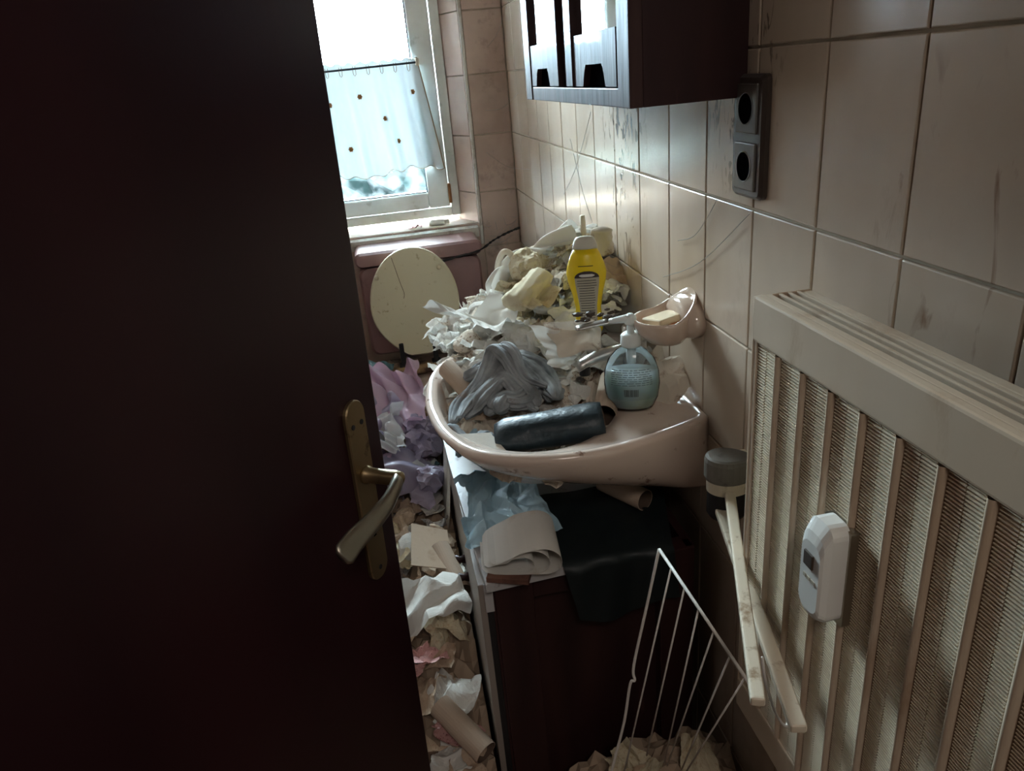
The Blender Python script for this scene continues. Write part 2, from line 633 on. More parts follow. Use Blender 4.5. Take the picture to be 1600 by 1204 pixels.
# left wall
bm = box(B(), XL - .14, XL - .004, -.62, 2.5, 0, H_ROOM)
wl_ = tag(finish('wall_left', bm, M['grout']), kind='structure')
for y in ycols:
    for k in row_k:
        z = Z0 + k * TH
        zz = max(z, 0)
        h = min(TH, H_ROOM - z) - (zz - z)
        if h < .02 or y < YF:
            continue
        place_tile(wl_, (XL - .007, y, zz), (0, 1, 0), (0, 0, 1), (1, 0, 0), TW, h, 'tile_dim', rnd)
# front wall with door opening x -.95..-.12, z < 2.06 ; hall beyond
bm = B()
box(bm, -.12, .14, -.62, YF, 0, H_ROOM)
box(bm, -1.10, -.955, -.62, YF, 0, H_ROOM)
box(bm, -.955, -.12, -.62, YF, 2.06, H_ROOM)
tag(finish('wall_front', bm, M['plaster']), kind='structure')
tag(finish('ceiling', box(B(), -1.1, .14, -.62, 2.5, H_ROOM, H_ROOM + .1), M['plaster']), kind='structure')
tag(finish('floor', box(B(), -1.1, .14, -.62, 2.5, -.1, 0), M['floor']), kind='structure')
bm = B()
box(bm, -1.7, -1.6, -2.4, -.62, 0, 2.5)
box(bm, .9, 1.0, -2.4, -.62, 0, 2.5)
box(bm, -1.7, 1.0, -2.5, -2.4, 0, 2.5)
box(bm, .14, 1.0, -.64, -.56, 0, 2.5)
box(bm, -1.7, -1.1, -.64, -.56, 0, 2.5)
tag(finish('wall_hall', bm, M['hall']), kind='structure')
tag(finish('ceiling_hall', box(B(), -1.7, 1.0, -2.5, -.62, 2.5, 2.6), M['hall']), kind='structure')
tag(finish('floor_hall', box(B(), -1.7, 1.0, -2.5, -.62, -.1, 0), M['floor']), kind='structure')
# white edge trim at the window corner
tag(finish('trim_1', box(B(), -.150, -.138, YB - .003, YB + .012, OZ0 - .08, 2.3, .003), M['trim'], smooth=True), kind='structure')

# ---------------------------------------------------------------- window
win = thing('window_1', None, None, (-.5, 2.25, OZ0), kind='structure')
XR = -.203
bm = B()
box(bm, -.236, XR, 2.20, 2.29, .935, 2.3, .004)
box(bm, -.80, -.764, 2.20, 2.29, .935, 2.3, .004)
box(bm, -.764, -.236, 2.20, 2.29, .935, .968, .004)
box(bm, -.764, -.236, 2.20, 2.29, 2.26, 2.3, .004)
finish('window_frame', bm, M['win_white'], win)
bm = B()
zb, zt = .972, 2.255
box(bm, -.318, -.240, 2.19, 2.26, zb, zt, .006)
box(bm, -.760, -.690, 2.19, 2.26, zb, zt, .006)
box(bm, -.690, -.318, 2.19, 2.26, zb, 1.030, .006)
box(bm, -.690, -.318, 2.19, 2.26, 2.18, zt, .006)
sash = finish('sash', bm, M['win_white'], win)
bm = B()
t = .004
box(bm, -.322, -.318, 2.196, 2.202, 1.030, 2.18)
box(bm, -.690, -.686, 2.196, 2.202, 1.030, 2.18)
box(bm, -.690, -.318, 2.196, 2.202, 1.030, 1.034)
finish('glazing_seal', bm, M['seal'], sash)
finish('pane', box(B(), -.690, -.318, 2.215, 2.219, 1.030, 2.18), M['pane'], sash)
finish('hinge', box(B(), -.243, -.232, 2.178, 2.20, .985, 1.055, .003), M['glue_brown'], win)
bm = B()
prism(bm, [(-.80, 2.225, .912), (-.80, 2.06, .905), (-.158, 2.06, .905), (-.158, 2.10, .907), (-.208, 2.225, .912)], 2, (0, 0, -.033))
sill = finish('window_sill', bm, M['sill'], win)
bmesh_me = sill.data

# ---------------------------------------------------------------- outdoors
tag(finish('ground', box(B(), -30, 30, 2.6, 60, -3.1, -3.0), M['grass']), kind='structure')
rr = random.Random(11)


def bush(loc, rx, rz, label):
    bm = B()
    bmesh.ops.create_icosphere(bm, subdivisions=3, radius=1)
    for v in bm.verts:
        d = v.co.copy()
        f = 1 + .16 * math.sin(7 * d.x + loc[0]) * math.cos(6 * d.y) + .12 * math.sin(11 * d.z + 5 * d.x)
        f += rr.uniform(-.07, .07)
        v.co = Vector((d.x * rx * f, d.y * rx * .8 * f, d.z * rz * f))
    t = thing('garden_tree', label, 'tree', (loc[0], loc[1], -3.0))
    me = bpy.data.meshes.new('crown')
    bm.to_mesh(me)
    bm.free()
    o = link('crown', me, M['leaf'], t)
    o.location = (0, 0, loc[2] + 3.0)
    bm = B()
    lathe(bm, [(.16, 0), (.11, (loc[2] + 3) * .6), (.08, loc[2] + 3)], seg=10)
    me = bpy.data.meshes.new('trunk')
    bm.to_mesh(me)
    bm.free()
    link('trunk', me, M['board_edge'], t)


bush((-2.1, 12, -.75), 1.25, 1.25, 'leafy tree outside the window, leftmost seen through the lower pane')
bush((.6, 12.5, -.8), 1.3, 1.3, 'leafy tree outside the window, rightmost seen through the lower pane')
bush((-.7, 16, -.7), 1.4, 1.35, 'leafy tree farthest outside the window, between the other two')

# ---------------------------------------------------------------- curtain on its rod
t = thing('cafe_curtain', 'thin off-white half curtain with brown embroidered flowers hanging across the window pane', 'curtain', (-.5, 2.165, 1.47))
nu, nv = 120, 40
V = []


def curt(u, v):
    # u 0 left .. 1 right ; v 0 top .. 1 bottom
    xt = -.74 + .44 * u
    xb = -.72 + .472 * u
    x = xt + (xb - xt) * v
    ztop = 1.487 + .004 * math.sin(u * 70)
    zbot = 1.118 + .006 * math.sin(u * 44) + .010 * math.sin(u * 9 + 1)
    z = ztop + (zbot - ztop) * v
    amp = .004 + .012 * v
    y = 2.172 + amp * (math.sin(u * 34 + .8 * math.sin(v * 2)) + .5 * math.sin(u * 61 + 1 + v))
    if u > .9:
        y -= (u - .9) * .2 * math.sin(PI * v)
    return (x, y, z)


for i in range(nu):
    for j in range(nv):
        V.append(curt(i / (nu - 1), j / (nv - 1)))
me = mesh_np('curtain_cloth', np.array(V) - np.array(t.location), grid_faces(nu, nv))
link('cloth', me, M['curtain'], t, smooth=True)
bm = B()
tube(bm, [curt(i / 119, 1.0) for i in range(120)], .0012, 5)
tube(bm, [curt(1.0, j / 20) for j in range(21)], .0022, 5)
tube(bm, [curt(i / 119, 0.0) for i in range(120)], .001, 5)
finish('hem', bm, M['hem'], t)
for (fx, fz) in [(-.434, 1.299), (-.400, 1.220), (-.328, 1.377), (-.511, 1.383), (-.570, 1.215), (-.617, 1.366), (-.66, 1.20)]:
    v = (1.487 - fz) / .369
    u = (fx + .74 - .02 * v) / (.44 + .032 * v)
    p = Vector(curt(u, v)) - Vector((0, .003, 0))
    bm = B()
    for k in range(6):
        a = k * PI / 3
        q = p + Vector((math.cos(a) * .0055, 0, math.sin(a) * .0055))
        lathe(bm, [(.001, -.0006), (.0036, 0), (.001, .0006)], Matrix.Translation(q) @ Matrix.Rotation(PI / 2, 4, 'X'), 8)
    lathe(bm, [(.001, -.001), (.0034, 0), (.001, .001)], Matrix.Translation(p - Vector((0, .001, 0))) @ Matrix.Rotation(PI / 2, 4, 'X'), 8)
    finish('embroidered_flower', bm, M['petal'], t)
t2 = thing('curtain_rod', 'thin dark curtain rod across the window pane', 'curtain rod', (-.5, 2.18, 1.472))
bm = tube(B(), [(-.76, 2.148, 1.467), (-.300, 2.148, 1.473)], .0035, 10)
finish('rod', bm, M['seal'], t2)
for i in range(9):
    x = -.70 + i * .046
    bm = tube(B(), [(x - .004, 2.152, 1.478), (x - .005, 2.144, 1.465), (x - .004, 2.150, 1.452), (x, 2.150, 1.447), (x + .004, 2.150, 1.452), (x + .005, 2.144, 1.465), (x + .004, 2.152, 1.478)], .0010, 5)
    finish('loop', bm, M['hem'], t2)
bm = box(B(), -.306, -.294, 2.142, 2.19, 1.462, 1.486, .003)
finish('bracket', bm, M['painted'], t2)

# small white tube lying on the sill
t = thing('white_tube', 'small white plastic tube lying at the right end of the window sill', 'tube', (-.28, 2.14, .912))
Mx = Matrix.Translation((-.33, 2.145, .925)) @ Matrix.Rotation(PI / 2, 4, 'Y')
bm = lathe(B(), [(.009, 0), (.012, .01), (.012, .05), (.007, .056)], Mx, 20)
finish('body', bm, M['device'], t, smooth=True)
bm = lathe(B(), [(.006, .056), (.009, .058), (.009, .072), (.007, .074)], Mx, 20)
finish('cap', bm, M['pale_cap'], t, smooth=True)


# ================================================================= DOOR
PHI = math.radians(31.0)
D = Vector((math.sin(PHI), math.cos(PHI), 0))      # hinge -> free edge
Nn = Vector((math.cos(PHI), -math.sin(PHI), 0))    # towards the viewer
lean = math.radians(2.1)
pc = Vector((-.556, .178, .96))                    # centre of the handle plate
Dl = (D * math.cos(lean) + Vector((0, 0, -1)) * math.sin(lean)).normalized()
Ul = Nn.cross(Dl) * -1
if Ul.z < 0:
    Ul = -Ul
door = thing('door_1', None, None, (0, 0, 0), kind='structure')
door.matrix_world = Matrix.Identity(4)
MD = frame_M(pc, Dl, Ul, Nn)                       # local: x to free edge, y up, z out of the face
bm = B()
obox(bm, MD @ Matrix.Translation((-.335, .09, -.0215)), .775, 2.0, .04, .002)
# overlapping lip of the rebated leaf
finish('door_leaf', bm, M['door'], door)
# plate
hd = bpy.data.objects.new('door_handle', None)
COL.objects.link(hd)
hd.parent = door
hd['label'] = 'curved metal lever handle on a long worn brass plate'
out = []
for k in range(17):
    a = PI * k / 16
    out.append((.0195 * math.cos(a), .103 + .019 * math.sin(a), 0))
for k in range(17):
    a = PI + PI * k / 16
    out.append((.0195 * math.cos(a), -.103 + .019 * math.sin(a), 0))
bm = B()
rings = []
for s, z in ((1, -.0012), (1, .0025), (.93, .0042)):
    rings.append([MD @ Vector((x * s, (y - (.103 if y > 0 else -.103)) * s + (.103 if y > 0 else -.103), z)) for x, y, _ in out])
loft(bm, rings)
finish('back_plate', bm, M['brass'], hd)
bm = B()
for x, y in ((-.009, .092), (.009, .092), (0, -.106)):
    lathe(bm, [(.0032, .003), (.0032, .0052), (.001, .0056)], MD @ Matrix.Translation((x, y, 0)), 12)
finish('screw', bm, M['dark_plastic'], hd)
bm = B()
kh = [(.0042 * math.cos(a), -.047 + .0042 * math.sin(a)) for a in [(-60 + 30 * i) / 180 * PI for i in range(11)]]
kh = [(x, y, .0046) for x, y in kh] + [(-.0028, -.060, .0046), (.0028, -.060, .0046)]
prism(bm, kh, 2, (0, 0, -.004), MD)
finish('keyhole', bm, M['black'], hd)
bm = B()
lathe(bm, [(.0115, .0035), (.0115, .008), (.0095, .010), (.0092, .030), (.0098, .046), (.0085, .054), (.003, .057)], MD @ Matrix.Translation((0, .026, 0)), 24)
finish('neck', bm, M['brass'], hd, smooth=True)
# lever: curved flattened grip going back towards the hinge and drooping
pts = catmull([(.004, .026, .046), (-.012, .024, .053), (-.04, .016, .056), (-.07, .008, .052), (-.10, .002, .047), (-.124, -.004, .046)], 6)
bm = B()
rings = []
npt = len(pts)
for i, p in enumerate(pts):
    f = i / (npt - 1)
    a = pts[max(i - 1, 0)]
    b = pts[min(i + 1, npt - 1)]
    tt = (b - a).normalized()
    side = Vector((0, 1, 0))
    side = (side - tt * side.dot(tt)).normalized()
    nrm = tt.cross(side)
    h = .0085 + .0065 * f - (.006 * max(0, (f - .93) / .07))
    w = .0075 - .0035 * f
    tw = .5 * f
    s2 = side * math.cos(tw) + nrm * math.sin(tw)
    n2 = nrm * math.cos(tw) - side * math.sin(tw)
    rings.append([MD @ (p + s2 * h * math.cos(2 * PI * k / 20) + n2 * w * math.sin(2 * PI * k / 20)) for k in range(20)])
loft(bm, rings)
finish('lever', bm, M['lever'], hd, smooth=True)

# ================================================================= RADIATOR
RX0, RX1 = -.034, -.100          # back, front
RY1 = .097                       # far end
RY0 = -.47
RZ1, RZ0 = 1.170, .575
rad = thing('radiator', 'beige panel radiator with ribbed front and slotted top on the right wall', 'radiator', (-.067, -.19, RZ0))
bm = B()
box(bm, RX1, RX1 + .012, RY0, RY1, RZ1 - .052, RZ1, .003)
box(bm, RX1, RX1 + .012, RY0, RY1, RZ0, RZ0 + .05, .003)
box(bm, RX1, RX0, RY1 - .0035, RY1, RZ0, RZ1 - .001, .001)
box(bm, RX1 + .001, RX1 + .014, RY1 - .010, RY1 - .001, RZ0, RZ1 - .01, .001)
box(bm, RX1 + .012, RX1 + .020, RY0, RY1, RZ1 - .006, RZ1 - .001, .001)
finish('casing', bm, M['radiator'], rad)
finish('back_panel', box(B(), RX0 - .012, RX0, RY0, RY1 - .004, RZ0, RZ1 - .002, .002), M['radiator'], rad)
finish('inner_panel', box(B(), RX1 + .012, RX1 + .016, RY0, RY1 - .004, RZ0 + .02, RZ1 - .012), M['rad_in'], rad)
for i in range(3):
    x = RX1 + .027 + i * .0105
    bm = box(B(), x, x + .004, RY0, RY1 - .004, RZ1 - .026, RZ1 - .001, .001)
    finish('top_slat', bm, M['radiator'], rad)
# ridges and ribbed strips
pitch = .0487
ys = [.042 - pitch * i for i in range(11)]
me_r = None
zt_, zb_ = RZ1 - .052, RZ0 + .05
for y in ys:
    if me_r is None:
        bm = B()
        rings = []
        for z in (zb_ - .0, zt_):
            rings.append([Vector((.006 - .012 * math.sin(PI * k / 10), -.0058 * math.cos(PI * k / 10), z - RZ0)) for k in range(11)])
        loft(bm, rings, closed=False)
        me_r = bpy.data.meshes.new('ridge')
        bm.to_mesh(me_r)
        bm.free()
        me_r.materials.append(M['radiator'])
        me_r.polygons.foreach_set('use_smooth', [True] * len(me_r.polygons))
    o = bpy.data.objects.new('ridge', me_r)
    o.parent = rad
    o.location = Vector((RX1 + .004, y, RZ0)) - Vector(rad.location)
    COL.objects.link(o)
NR = 142
Vs = []
Fs = []
w = .0175
for k in range(NR):
    z0 = (zt_ - zb_) * k / NR
    dz = (zt_ - zb_) / NR
    b0 = len(Vs)
    for yy in (-w / 2, w / 2):
        Vs += [(.0045, yy, z0), (-.0012, yy, z0 + dz * .30), (-.0012, yy, z0 + dz * .62), (.0045, yy, z0 + dz)]
    for q in range(3):
        Fs.append((b0 + q, b0 + q + 1, b0 + 4 + q + 1, b0 + 4 + q))
    Fs.append((b0, b0 + 3, b0 + 2, b0 + 1))
    Fs.append((b0 + 4, b0 + 5, b0 + 6, b0 + 7))
me_s = bpy.data.meshes.new('ribbed_strip')
me_s.from_pydata(Vs, [], Fs)
me_s.materials.append(M['rad_rib'])
first = True
edges = [RY1 - .010] + ys
for i in range(len(edges) - 1):
    a = edges[i] - (.0058 if i else .0)
    b = edges[i + 1] + .0058
    mids = [(a * .75 + b * .25), (a * .25 + b * .75)]
    for yy in mids:
        o = bpy.data.objects.new('ribbed_strip', me_s)
        o.parent = rad
        o.location = Vector((RX1 + .0035, yy, zb_)) - Vector(rad.location)
        COL.objects.link(o)
# heat meter on the radiator
hm = thing('heat_meter', 'small white rounded metering device clipped to the radiator front', 'meter', (-.117, -.115, .955))
ymid, hw = -.096, .019


def meter_ring(x, s, z0=.895, z1=1.005, rb=.012):
    pts = []
    for cx_, cz_, a0 in ((ymid + hw * s - rb, z1 - rb, 0), (ymid - hw * s + rb, z1 - rb, 90), (ymid - hw * s + rb, z0 + rb, 180), (ymid + hw * s - rb, z0 + rb, 270)):
        for k in range(5):
            a = math.radians(a0 + 22.5 * k)
            pts.append(Vector((x, cx_ + rb * math.cos(a), cz_ + rb * math.sin(a))))
    return pts


bm = loft(B(), [meter_ring(-.0965, 1.12, .892, 1.001, .003), meter_ring(-.106, 1.12, .892, 1.001, .003)])
finish('back_plate', bm, M['lever'], hm)
bm = loft(B(), [meter_ring(-.104, 1.0), meter_ring(-.122, 1.0), meter_ring(-.129, .92, .899, .993), meter_ring(-.1315, .82, .905, .983)])
finish('housing', bm, M['device'], hm, smooth=False)
finish('display_window', box(B(), -.1335, -.128, ymid - .006, ymid + .009, .955, .971, .001), M['device_dark'], hm)
bm = B()
for i, (a, b) in enumerate([(-.010, -.004), (-.002, .003), (.005, .009)]):
    box(bm, -.1322, -.1312, ymid + a, ymid + b, .940, .944)
finish('print', bm, M['label_grey'], hm)

# ================================================================= SWIVEL TOWEL RAIL
tr = thing('towel_rail', 'yellowed white swivel towel rail with grey cap beside the radiator', 'towel rail', (-.03, .27, .82))
Mc = Matrix.Translation((-.036, .268, 0))


def stad(z, s=1.0, rx=.026, ry=.036):
    """teardrop cap outline: round body narrowing to the wall"""
    pts = []
    for k in range(28):
        a = 2 * PI * k / 28
        x = math.cos(a) * ry
        y = math.sin(a) * rx
        if x > 0:
            y *= 1 - .35 * (x / ry) ** 2
            x *= 1.35
        pts.append(Vector((-.046 + (x * .80 + y * .35) * s, .262 + (-x * .30 + y) * s, z)))
    return pts


bm = loft(B(), [stad(.838, .96), stad(.842, 1), stad(.868, 1), stad(.874, .94), stad(.876, .8)])
finish('cap', bm, M['rubber'], tr, smooth=False)
bm = loft(B(), [stad(.818, .88), stad(.8385, .88)])
finish('collar', bm, M['painted'], tr)
bm = loft(B(), [stad(.772, .70), stad(.780, .86), stad(.8185, .84)])
finish('lower_joint', bm, M['dark_plastic'], tr)
finish('wall_plate', box(B(), -.014, .001, .235, .295, .765, .862, .004), M['painted'], tr)
for (p0, p1, zz, wd) in [((-.040, .262), (-.191, -.121), .822, .015), ((-.052, .272), (-.153, -.135), .790, .017)]:
    a = Vector((p0[0], p0[1], zz))
    b = Vector((p1[0], p1[1], zz))
    dd = (b - a)
    L_ = dd.length
    dd.normalize()
    sd = Vector((0, 0, 1)).cross(dd)
    Mb = frame_M((a + b) / 2, dd, sd, Vector((0, 0, 1)))
    bm = obox(B(), Mb, L_, wd, .011, .0035, 3)
    finish('swivel_arm', bm, M['painted'], tr)
hk = thing('wire_hook', 'thin white wire loop hanging near the end of the towel rail arms', 'hook', (-.13, -.05, .77))
bm = tube(B(), catmull([(-.143, -.040, .795), (-.142, -.050, .765), (-.137, -.066, .735), (-.128, -.072, .720), (-.120, -.062, .722), (-.122, -.052, .745)], 6), .0016, 8)
finish('hook_wire', bm, M['wire'], hk, smooth=True)

# wire rack
WI = [((-0.179, 0.183, 0.793), (-0.268, 0.141, 0.461)), ((-0.174, 0.151, 0.785), (-0.251, 0.134, 0.462)), ((-0.168, 0.119, 0.776), (-0.213, 0.136, 0.494)),
      ((-0.162, 0.087, 0.766), (-0.191, 0.124, 0.484)), ((-0.156, 0.054, 0.756), (-0.188, 0.116, 0.481)), ((-0.150, 0.021, 0.744), (-0.177, 0.102, 0.464)),
      ((-0.146, -0.010, 0.737), (-0.172, 0.096, 0.465))]
wk = thing('wire_rack', 'white coated wire rack standing on edge in front of the dark cupboard', 'rack', (-.2, .12, .45))
a, b = Vector(WI[0][0]), Vector(WI[-1][0])
bm = B()
tube(bm, [a, a + (b - a) * 1.08], .0022, 10)
j1, j2 = Vector((-.228, .159, .618)), Vector((-.230, .150, .600))
e0 = Vector(WI[0][1])
tube(bm, catmull([a, a.lerp(j1, .5), j1, j2, Vector((-.237, .150, .594)), (j2 + e0) / 2, e0, e0 + (e0 - j2) * .4], 6), .0021, 10)
finish('frame_wire', bm, M['wire'], wk, smooth=True)
for (p, q) in WI[1:]:
    p, q = Vector(p), Vector(q)
    finish('rack_wire', tube(B(), [p, q + (q - p) * .12], .0013, 8), M['wire'], wk, smooth=True)

# ================================================================= MIRROR CABINET
XF = -.158
mc = thing('mirror_cabinet', 'dark red-brown wooden mirror cabinet on the tiled wall above the washbasin', 'cabinet', (-.08, .66, 1.36))
CY0, CY1, CZ0, CZ1 = .328, .985, 1.360, 1.96
bm = B()
box(bm, XF + .018, -.0005, CY0, CY0 + .016, CZ0, CZ1, .001)
box(bm, XF + .018, -.0005, CY1 - .016, CY1, CZ0, CZ1, .001)
box(bm, XF + .018, -.0005, CY0 + .016, CY1 - .016, CZ0 + .004, CZ0 + .02)
box(bm, XF + .018, -.0005, CY0 + .016, CY1 - .016, CZ1 - .018, CZ1)
box(bm, -.008, -.0005, CY0 + .016, CY1 - .016, CZ0, CZ1)
finish('carcass', bm, M['wood_dark'], mc)
bm = B()
box(bm, XF, XF + .018, CY0, CY0 + .048, CZ0, CZ1, .0015)
box(bm, XF, XF + .018, CY1 - .052, CY1, CZ0, CZ1, .0015)
box(bm, XF + .002, XF + .018, CY0 + .048, CY1 - .052, CZ0, CZ0 + .024, .0015)
box(bm, XF + .002, XF + .018, CY0 + .048, CY1 - .052, CZ1 - .03, CZ1, .0015)
finish('front_frame', bm, M['wood_front'], mc)


def mirror_door(y0, y1, s0, s1, xo):
    # panel y0..y1 with its own stile s0..s1
    dr = bpy.data.objects.new('cabinet_door', None)
    COL.objects.link(dr)
    dr.parent = mc
    dr.location = Vector((XF + xo, (y0 + y1) / 2, CZ0 + .024)) - Vector(mc.location)
    z0, z1 = CZ0 + .026, CZ1 - .032
    x0, x1 = XF + xo, XF + xo + .016
    ym = (y0 + y1) / 2
    hz, zr = .030, .072
    bm = B()
    ol = [(x0, y0, z0 + zr), (x0, y0, z0), (x0, ym - .058, z0), (x0, ym - .047, z0 + hz - .006), (x0, ym - .040, z0 + hz), (x0, ym + .040, z0 + hz), (x0, ym + .047, z0 + hz - .006), (x0, ym + .058, z0), (x0, y1, z0), (x0, y1, z0 + zr)]
    prism(bm, ol, 0, (.014, 0, 0))
    finish('lower_rail', bm, M['wood_front'], dr)
    finish('finger_recess', box(B(), x0 + .010, x0 + .0165, ym - .062, ym + .062, z0, z0 + hz + .004), M['black'], dr)
    finish('mirror', box(B(), x0 + .007, x0 + .012, y0, y1, z0 + zr, z1), M['mirror'], dr)
    finish('stile', box(B(), x0 - .003, x1, s0, s1, z0, z1, .001), M['wood_front'], dr)


mirror_door(CY0 + .056, .598, .600, .640, .001)
mirror_door(.739, .930, .698, .737, .002)
finish('centre_strip', box(B(), XF + .009, XF + .018, .640, .698, CZ0 + .026, CZ1 - .032, .001), M['wood_dark'], mc)

# ================================================================= SOCKETS
so = thing('double_socket', 'dark brown vertical double wall socket under the mirror cabinet corner', 'socket', (0, .307, 1.31))
sy0, sy1, sz0, sz1 = .264, .345, 1.236, 1.388


def rr_ring(x, y0, y1, z0, z1, r):
    pts = []
    for cy, cz, a0 in ((y1 - r, z1 - r, 0), (y0 + r, z1 - r, 90), (y0 + r, z0 + r, 180), (y1 - r, z0 + r, 270)):
        for k in range(6):
            a = math.radians(a0 + 18 * k)
            pts.append(Vector((x, cy + r * math.cos(a), cz + r * math.sin(a))))
    return pts


bm = loft(B(), [rr_ring(0.0, sy0, sy1, sz0, sz1, .009), rr_ring(-.006, sy0, sy1, sz0, sz1, .009), rr_ring(-.0105, sy0 + .004, sy1 - .004, sz0 + .004, sz1 - .004, .007)])
finish('frame', bm, M['socket'], so)
for zc in (1.2765, 1.3475):
    yc = .3045
    ins = finish('insert', box(B(), -.0135, -.009, yc - .028, yc + .028, zc - .030, zc + .030, .002), M['socket2'], so)
    Ms = Matrix.Translation((-.0137, yc, zc)) @ Matrix.Rotation(-PI / 2, 4, 'Y')
    bm = lathe(B(), [(.0195, -.001), (.0195, .0006), (.0185, .0006), (.0180, -.0005)], Ms, 32, cap=False)
    finish('well_ring', bm, M['socket2'], ins, smooth=True)
    finish('well', lathe(B(), [(.0182, -.002), (.0182, .0004)], Ms, 32), M['black'], ins)
    bm = B()
    for dz in (-.0095, .0095):
        lathe(bm, [(.0024, 0), (.0024, .0007)], Matrix.Translation((-.0137, yc, zc + dz)) @ Matrix.Rotation(-PI / 2, 4, 'Y'), 10)
    finish('pin_hole', bm, M['black'], ins)

# ================================================================= SOAP DISH
sd_ = thing('soap_dish', 'beige ceramic wall soap dish holding a bar of soap above the washbasin', 'soap dish', (0, .50, .98))
bm = B()
rings = []
seg = 48
yc0 = .500


def dish(a, sx, sy, dz, top=False):
    # half-ellipse outwards from the wall; a 0..2pi around a closed D outline
    c, s = math.cos(a), math.sin(a)
    x = -.048 - .054 * sx * c
    y = yc0 + .052 * sy * s
    rise = .042 * max(0.0, (-c + .1) / 1.1) ** 1.6
    return Vector((min(x, .0), y, dz + (rise if top else 0)))


for sx, sy, dz, tp in [(.30, .45, .974, False), (.58, .75, .978, False), (.88, .96, .994, False), (1.0, 1.0, 1.012, True), (.985, .985, 1.018, True), (.93, .93, 1.018, True), (.88, .88, 1.010, True), (.78, .80, .990, False), (.4, .4, .984, False)]:
    rings.append([dish(2 * PI * k / seg, sx, sy, dz, tp) for k in range(seg)])
loft(bm, rings)
finish('tray', bm, M['ceramic'], sd_, smooth=True)
bm = B()
rings = []
for x, s in ((.0005, 1.0), (-.012, 1.0), (-.024, .90), (-.03, .72)):
    rings.append([Vector((x, yc0 + .058 * s * math.cos(2 * PI * k / 40), 1.012 + .036 * s * math.sin(2 * PI * k / 40))) for k in range(40)])
loft(bm, rings)
finish('wall_rosette', bm, M['ceramic'], sd_, smooth=True)
sp = thing('soap_bar', 'cream bar of soap with orange-brown underside in the soap dish', 'soap', (-.05, .50, .99))
Ms = Matrix.Translation((-.052, .490, 1.013)) @ Matrix.Rotation(math.radians(25), 4, 'Z') @ Matrix.Rotation(math.radians(-6), 4, 'X')
finish('soap_top', obox(B(), Ms @ Matrix.Translation((0, 0, .004)), .062, .044, .012, .004, 3), M['soap'], sp, smooth=False)
finish('soap_underside', obox(B(), Ms @ Matrix.Translation((0, 0, -.006)), .060, .042, .012, .004, 3), M['soap_dark'], sp)

# ================================================================= WASHBASIN
ZR = .86
pts = [(0, .417), (-.07, .390), (-.139, .369), (-.215, .358), (-.280, .364), (-.350, .388), (-.408, .432), (-.445, .515), (-.460, .61),
       (-.460, .69), (-.445, .785), (-.408, .868), (-.350, .912), (-.280, .936), (-.215, .942), (-.139, .931), (-.07, .910), (0, .883)]
poly = catmull([(x, y, 0) for x, y in pts], 8)
poly = [(min(p.x, 0), p.y) for p in poly]
cb = (-.25, .650)
NS = 128


def raycast(a):
    dx, dy = math.cos(a), math.sin(a)
    best = 1e9
    n = len(poly)
    for i in range(n):
        x1, y1 = poly[i]
        x2, y2 = poly[(i + 1) % n]
        ex, ey = x2 - x1, y2 - y1
        den = dx * ey - dy * ex
        if abs(den) < 1e-12:
            continue
        tx, ty = x1 - cb[0], y1 - cb[1]
        t_ = (tx * ey - ty * ex) / den
        u_ = (tx * dy - ty * dx) / den
        if t_ > 0 and -1e-6 <= u_ <= 1 + 1e-6:
            best = min(best, t_)
    return best


angs = [2 * PI * k / NS for k in range(NS)]
# make sure that the two wall corners are hit exactly
outer = [raycast(a) for a in angs]
inner = []
ax_, by_ = .170, .245
icx = -.272
for a in angs:
    # ellipse about (icx,.65) seen from cb
    dx, dy = math.cos(a), math.sin(a)
    ox, oy = cb[0] - icx, 0
    A_ = dx * dx / ax_ ** 2 + dy * dy / by_ ** 2
    B_ = 2 * (ox * dx / ax_ ** 2)
    C_ = ox * ox / ax_ ** 2 - 1
    inner.append((-B_ + math.sqrt(B_ * B_ - 4 * A_ * C_)) / (2 * A_))


def P(a, r, z):
    return Vector((min(cb[0] + r * math.cos(a), 0), cb[1] + r * math.sin(a), z))


def drop(pt, d):
    """outside of the body: shrink with depth away from the wall"""
    tx = min(1, -pt.x / .46)
    sx = max(0.0, 1 - (d / .135) ** 2.0 * .62)
    x = pt.x * sx
    y = .65 + (pt.y - .65) * (1 - (1 - sx) * tx ** .8 * .9)
    return Vector((x, y, ZR - d))


rings = []
for d in (.135, .132, .12, .10, .078, .055, .035, .02):
    rings.append([drop(P(a, r, 0), d) for a, r in zip(angs, outer)])
for off, z in ((0, -.010), (.001, -.004), (.005, 0), (.012, .0015), (.019, -.001)):
    rings.append([P(a, max(r - off, 0), ZR + z) for a, r in zip(angs, outer)])
# deck: between outer-.024 and the inner edge
for f in (.0, .35, .7, 1.0):
    rings.append([P(a, (r - .024) * (1 - f) + min(ri, r - .026) * f, ZR - .004 - .004 * f) for a, r, ri in zip(angs, outer, inner)])
for s, z in ((.985, -.014), (.96, -.030), (.90, -.065), (.78, -.10), (.55, -.122), (.25, -.128), (.08, -.130)):
    rings.append([P(a, min(ri, r - .026) * s, ZR + z) for a, r, ri in zip(angs, outer, inner)])
bas = thing('washbasin', 'beige-pink ceramic washbasin on the right wall, filled with rubbish', 'washbasin', (-.2, .65, .72))
bm = loft(B(), rings)
finish('bowl', bm, M['ceramic_basin'], bas, smooth=True)
bm = lathe(B(), [(.018, 0), (.020, .003), (.016, .004)], Matrix.Translation((cb[0], cb[1], ZR - .130)), 24)
finish('drain', bm, M['chrome'], bas, smooth=True)
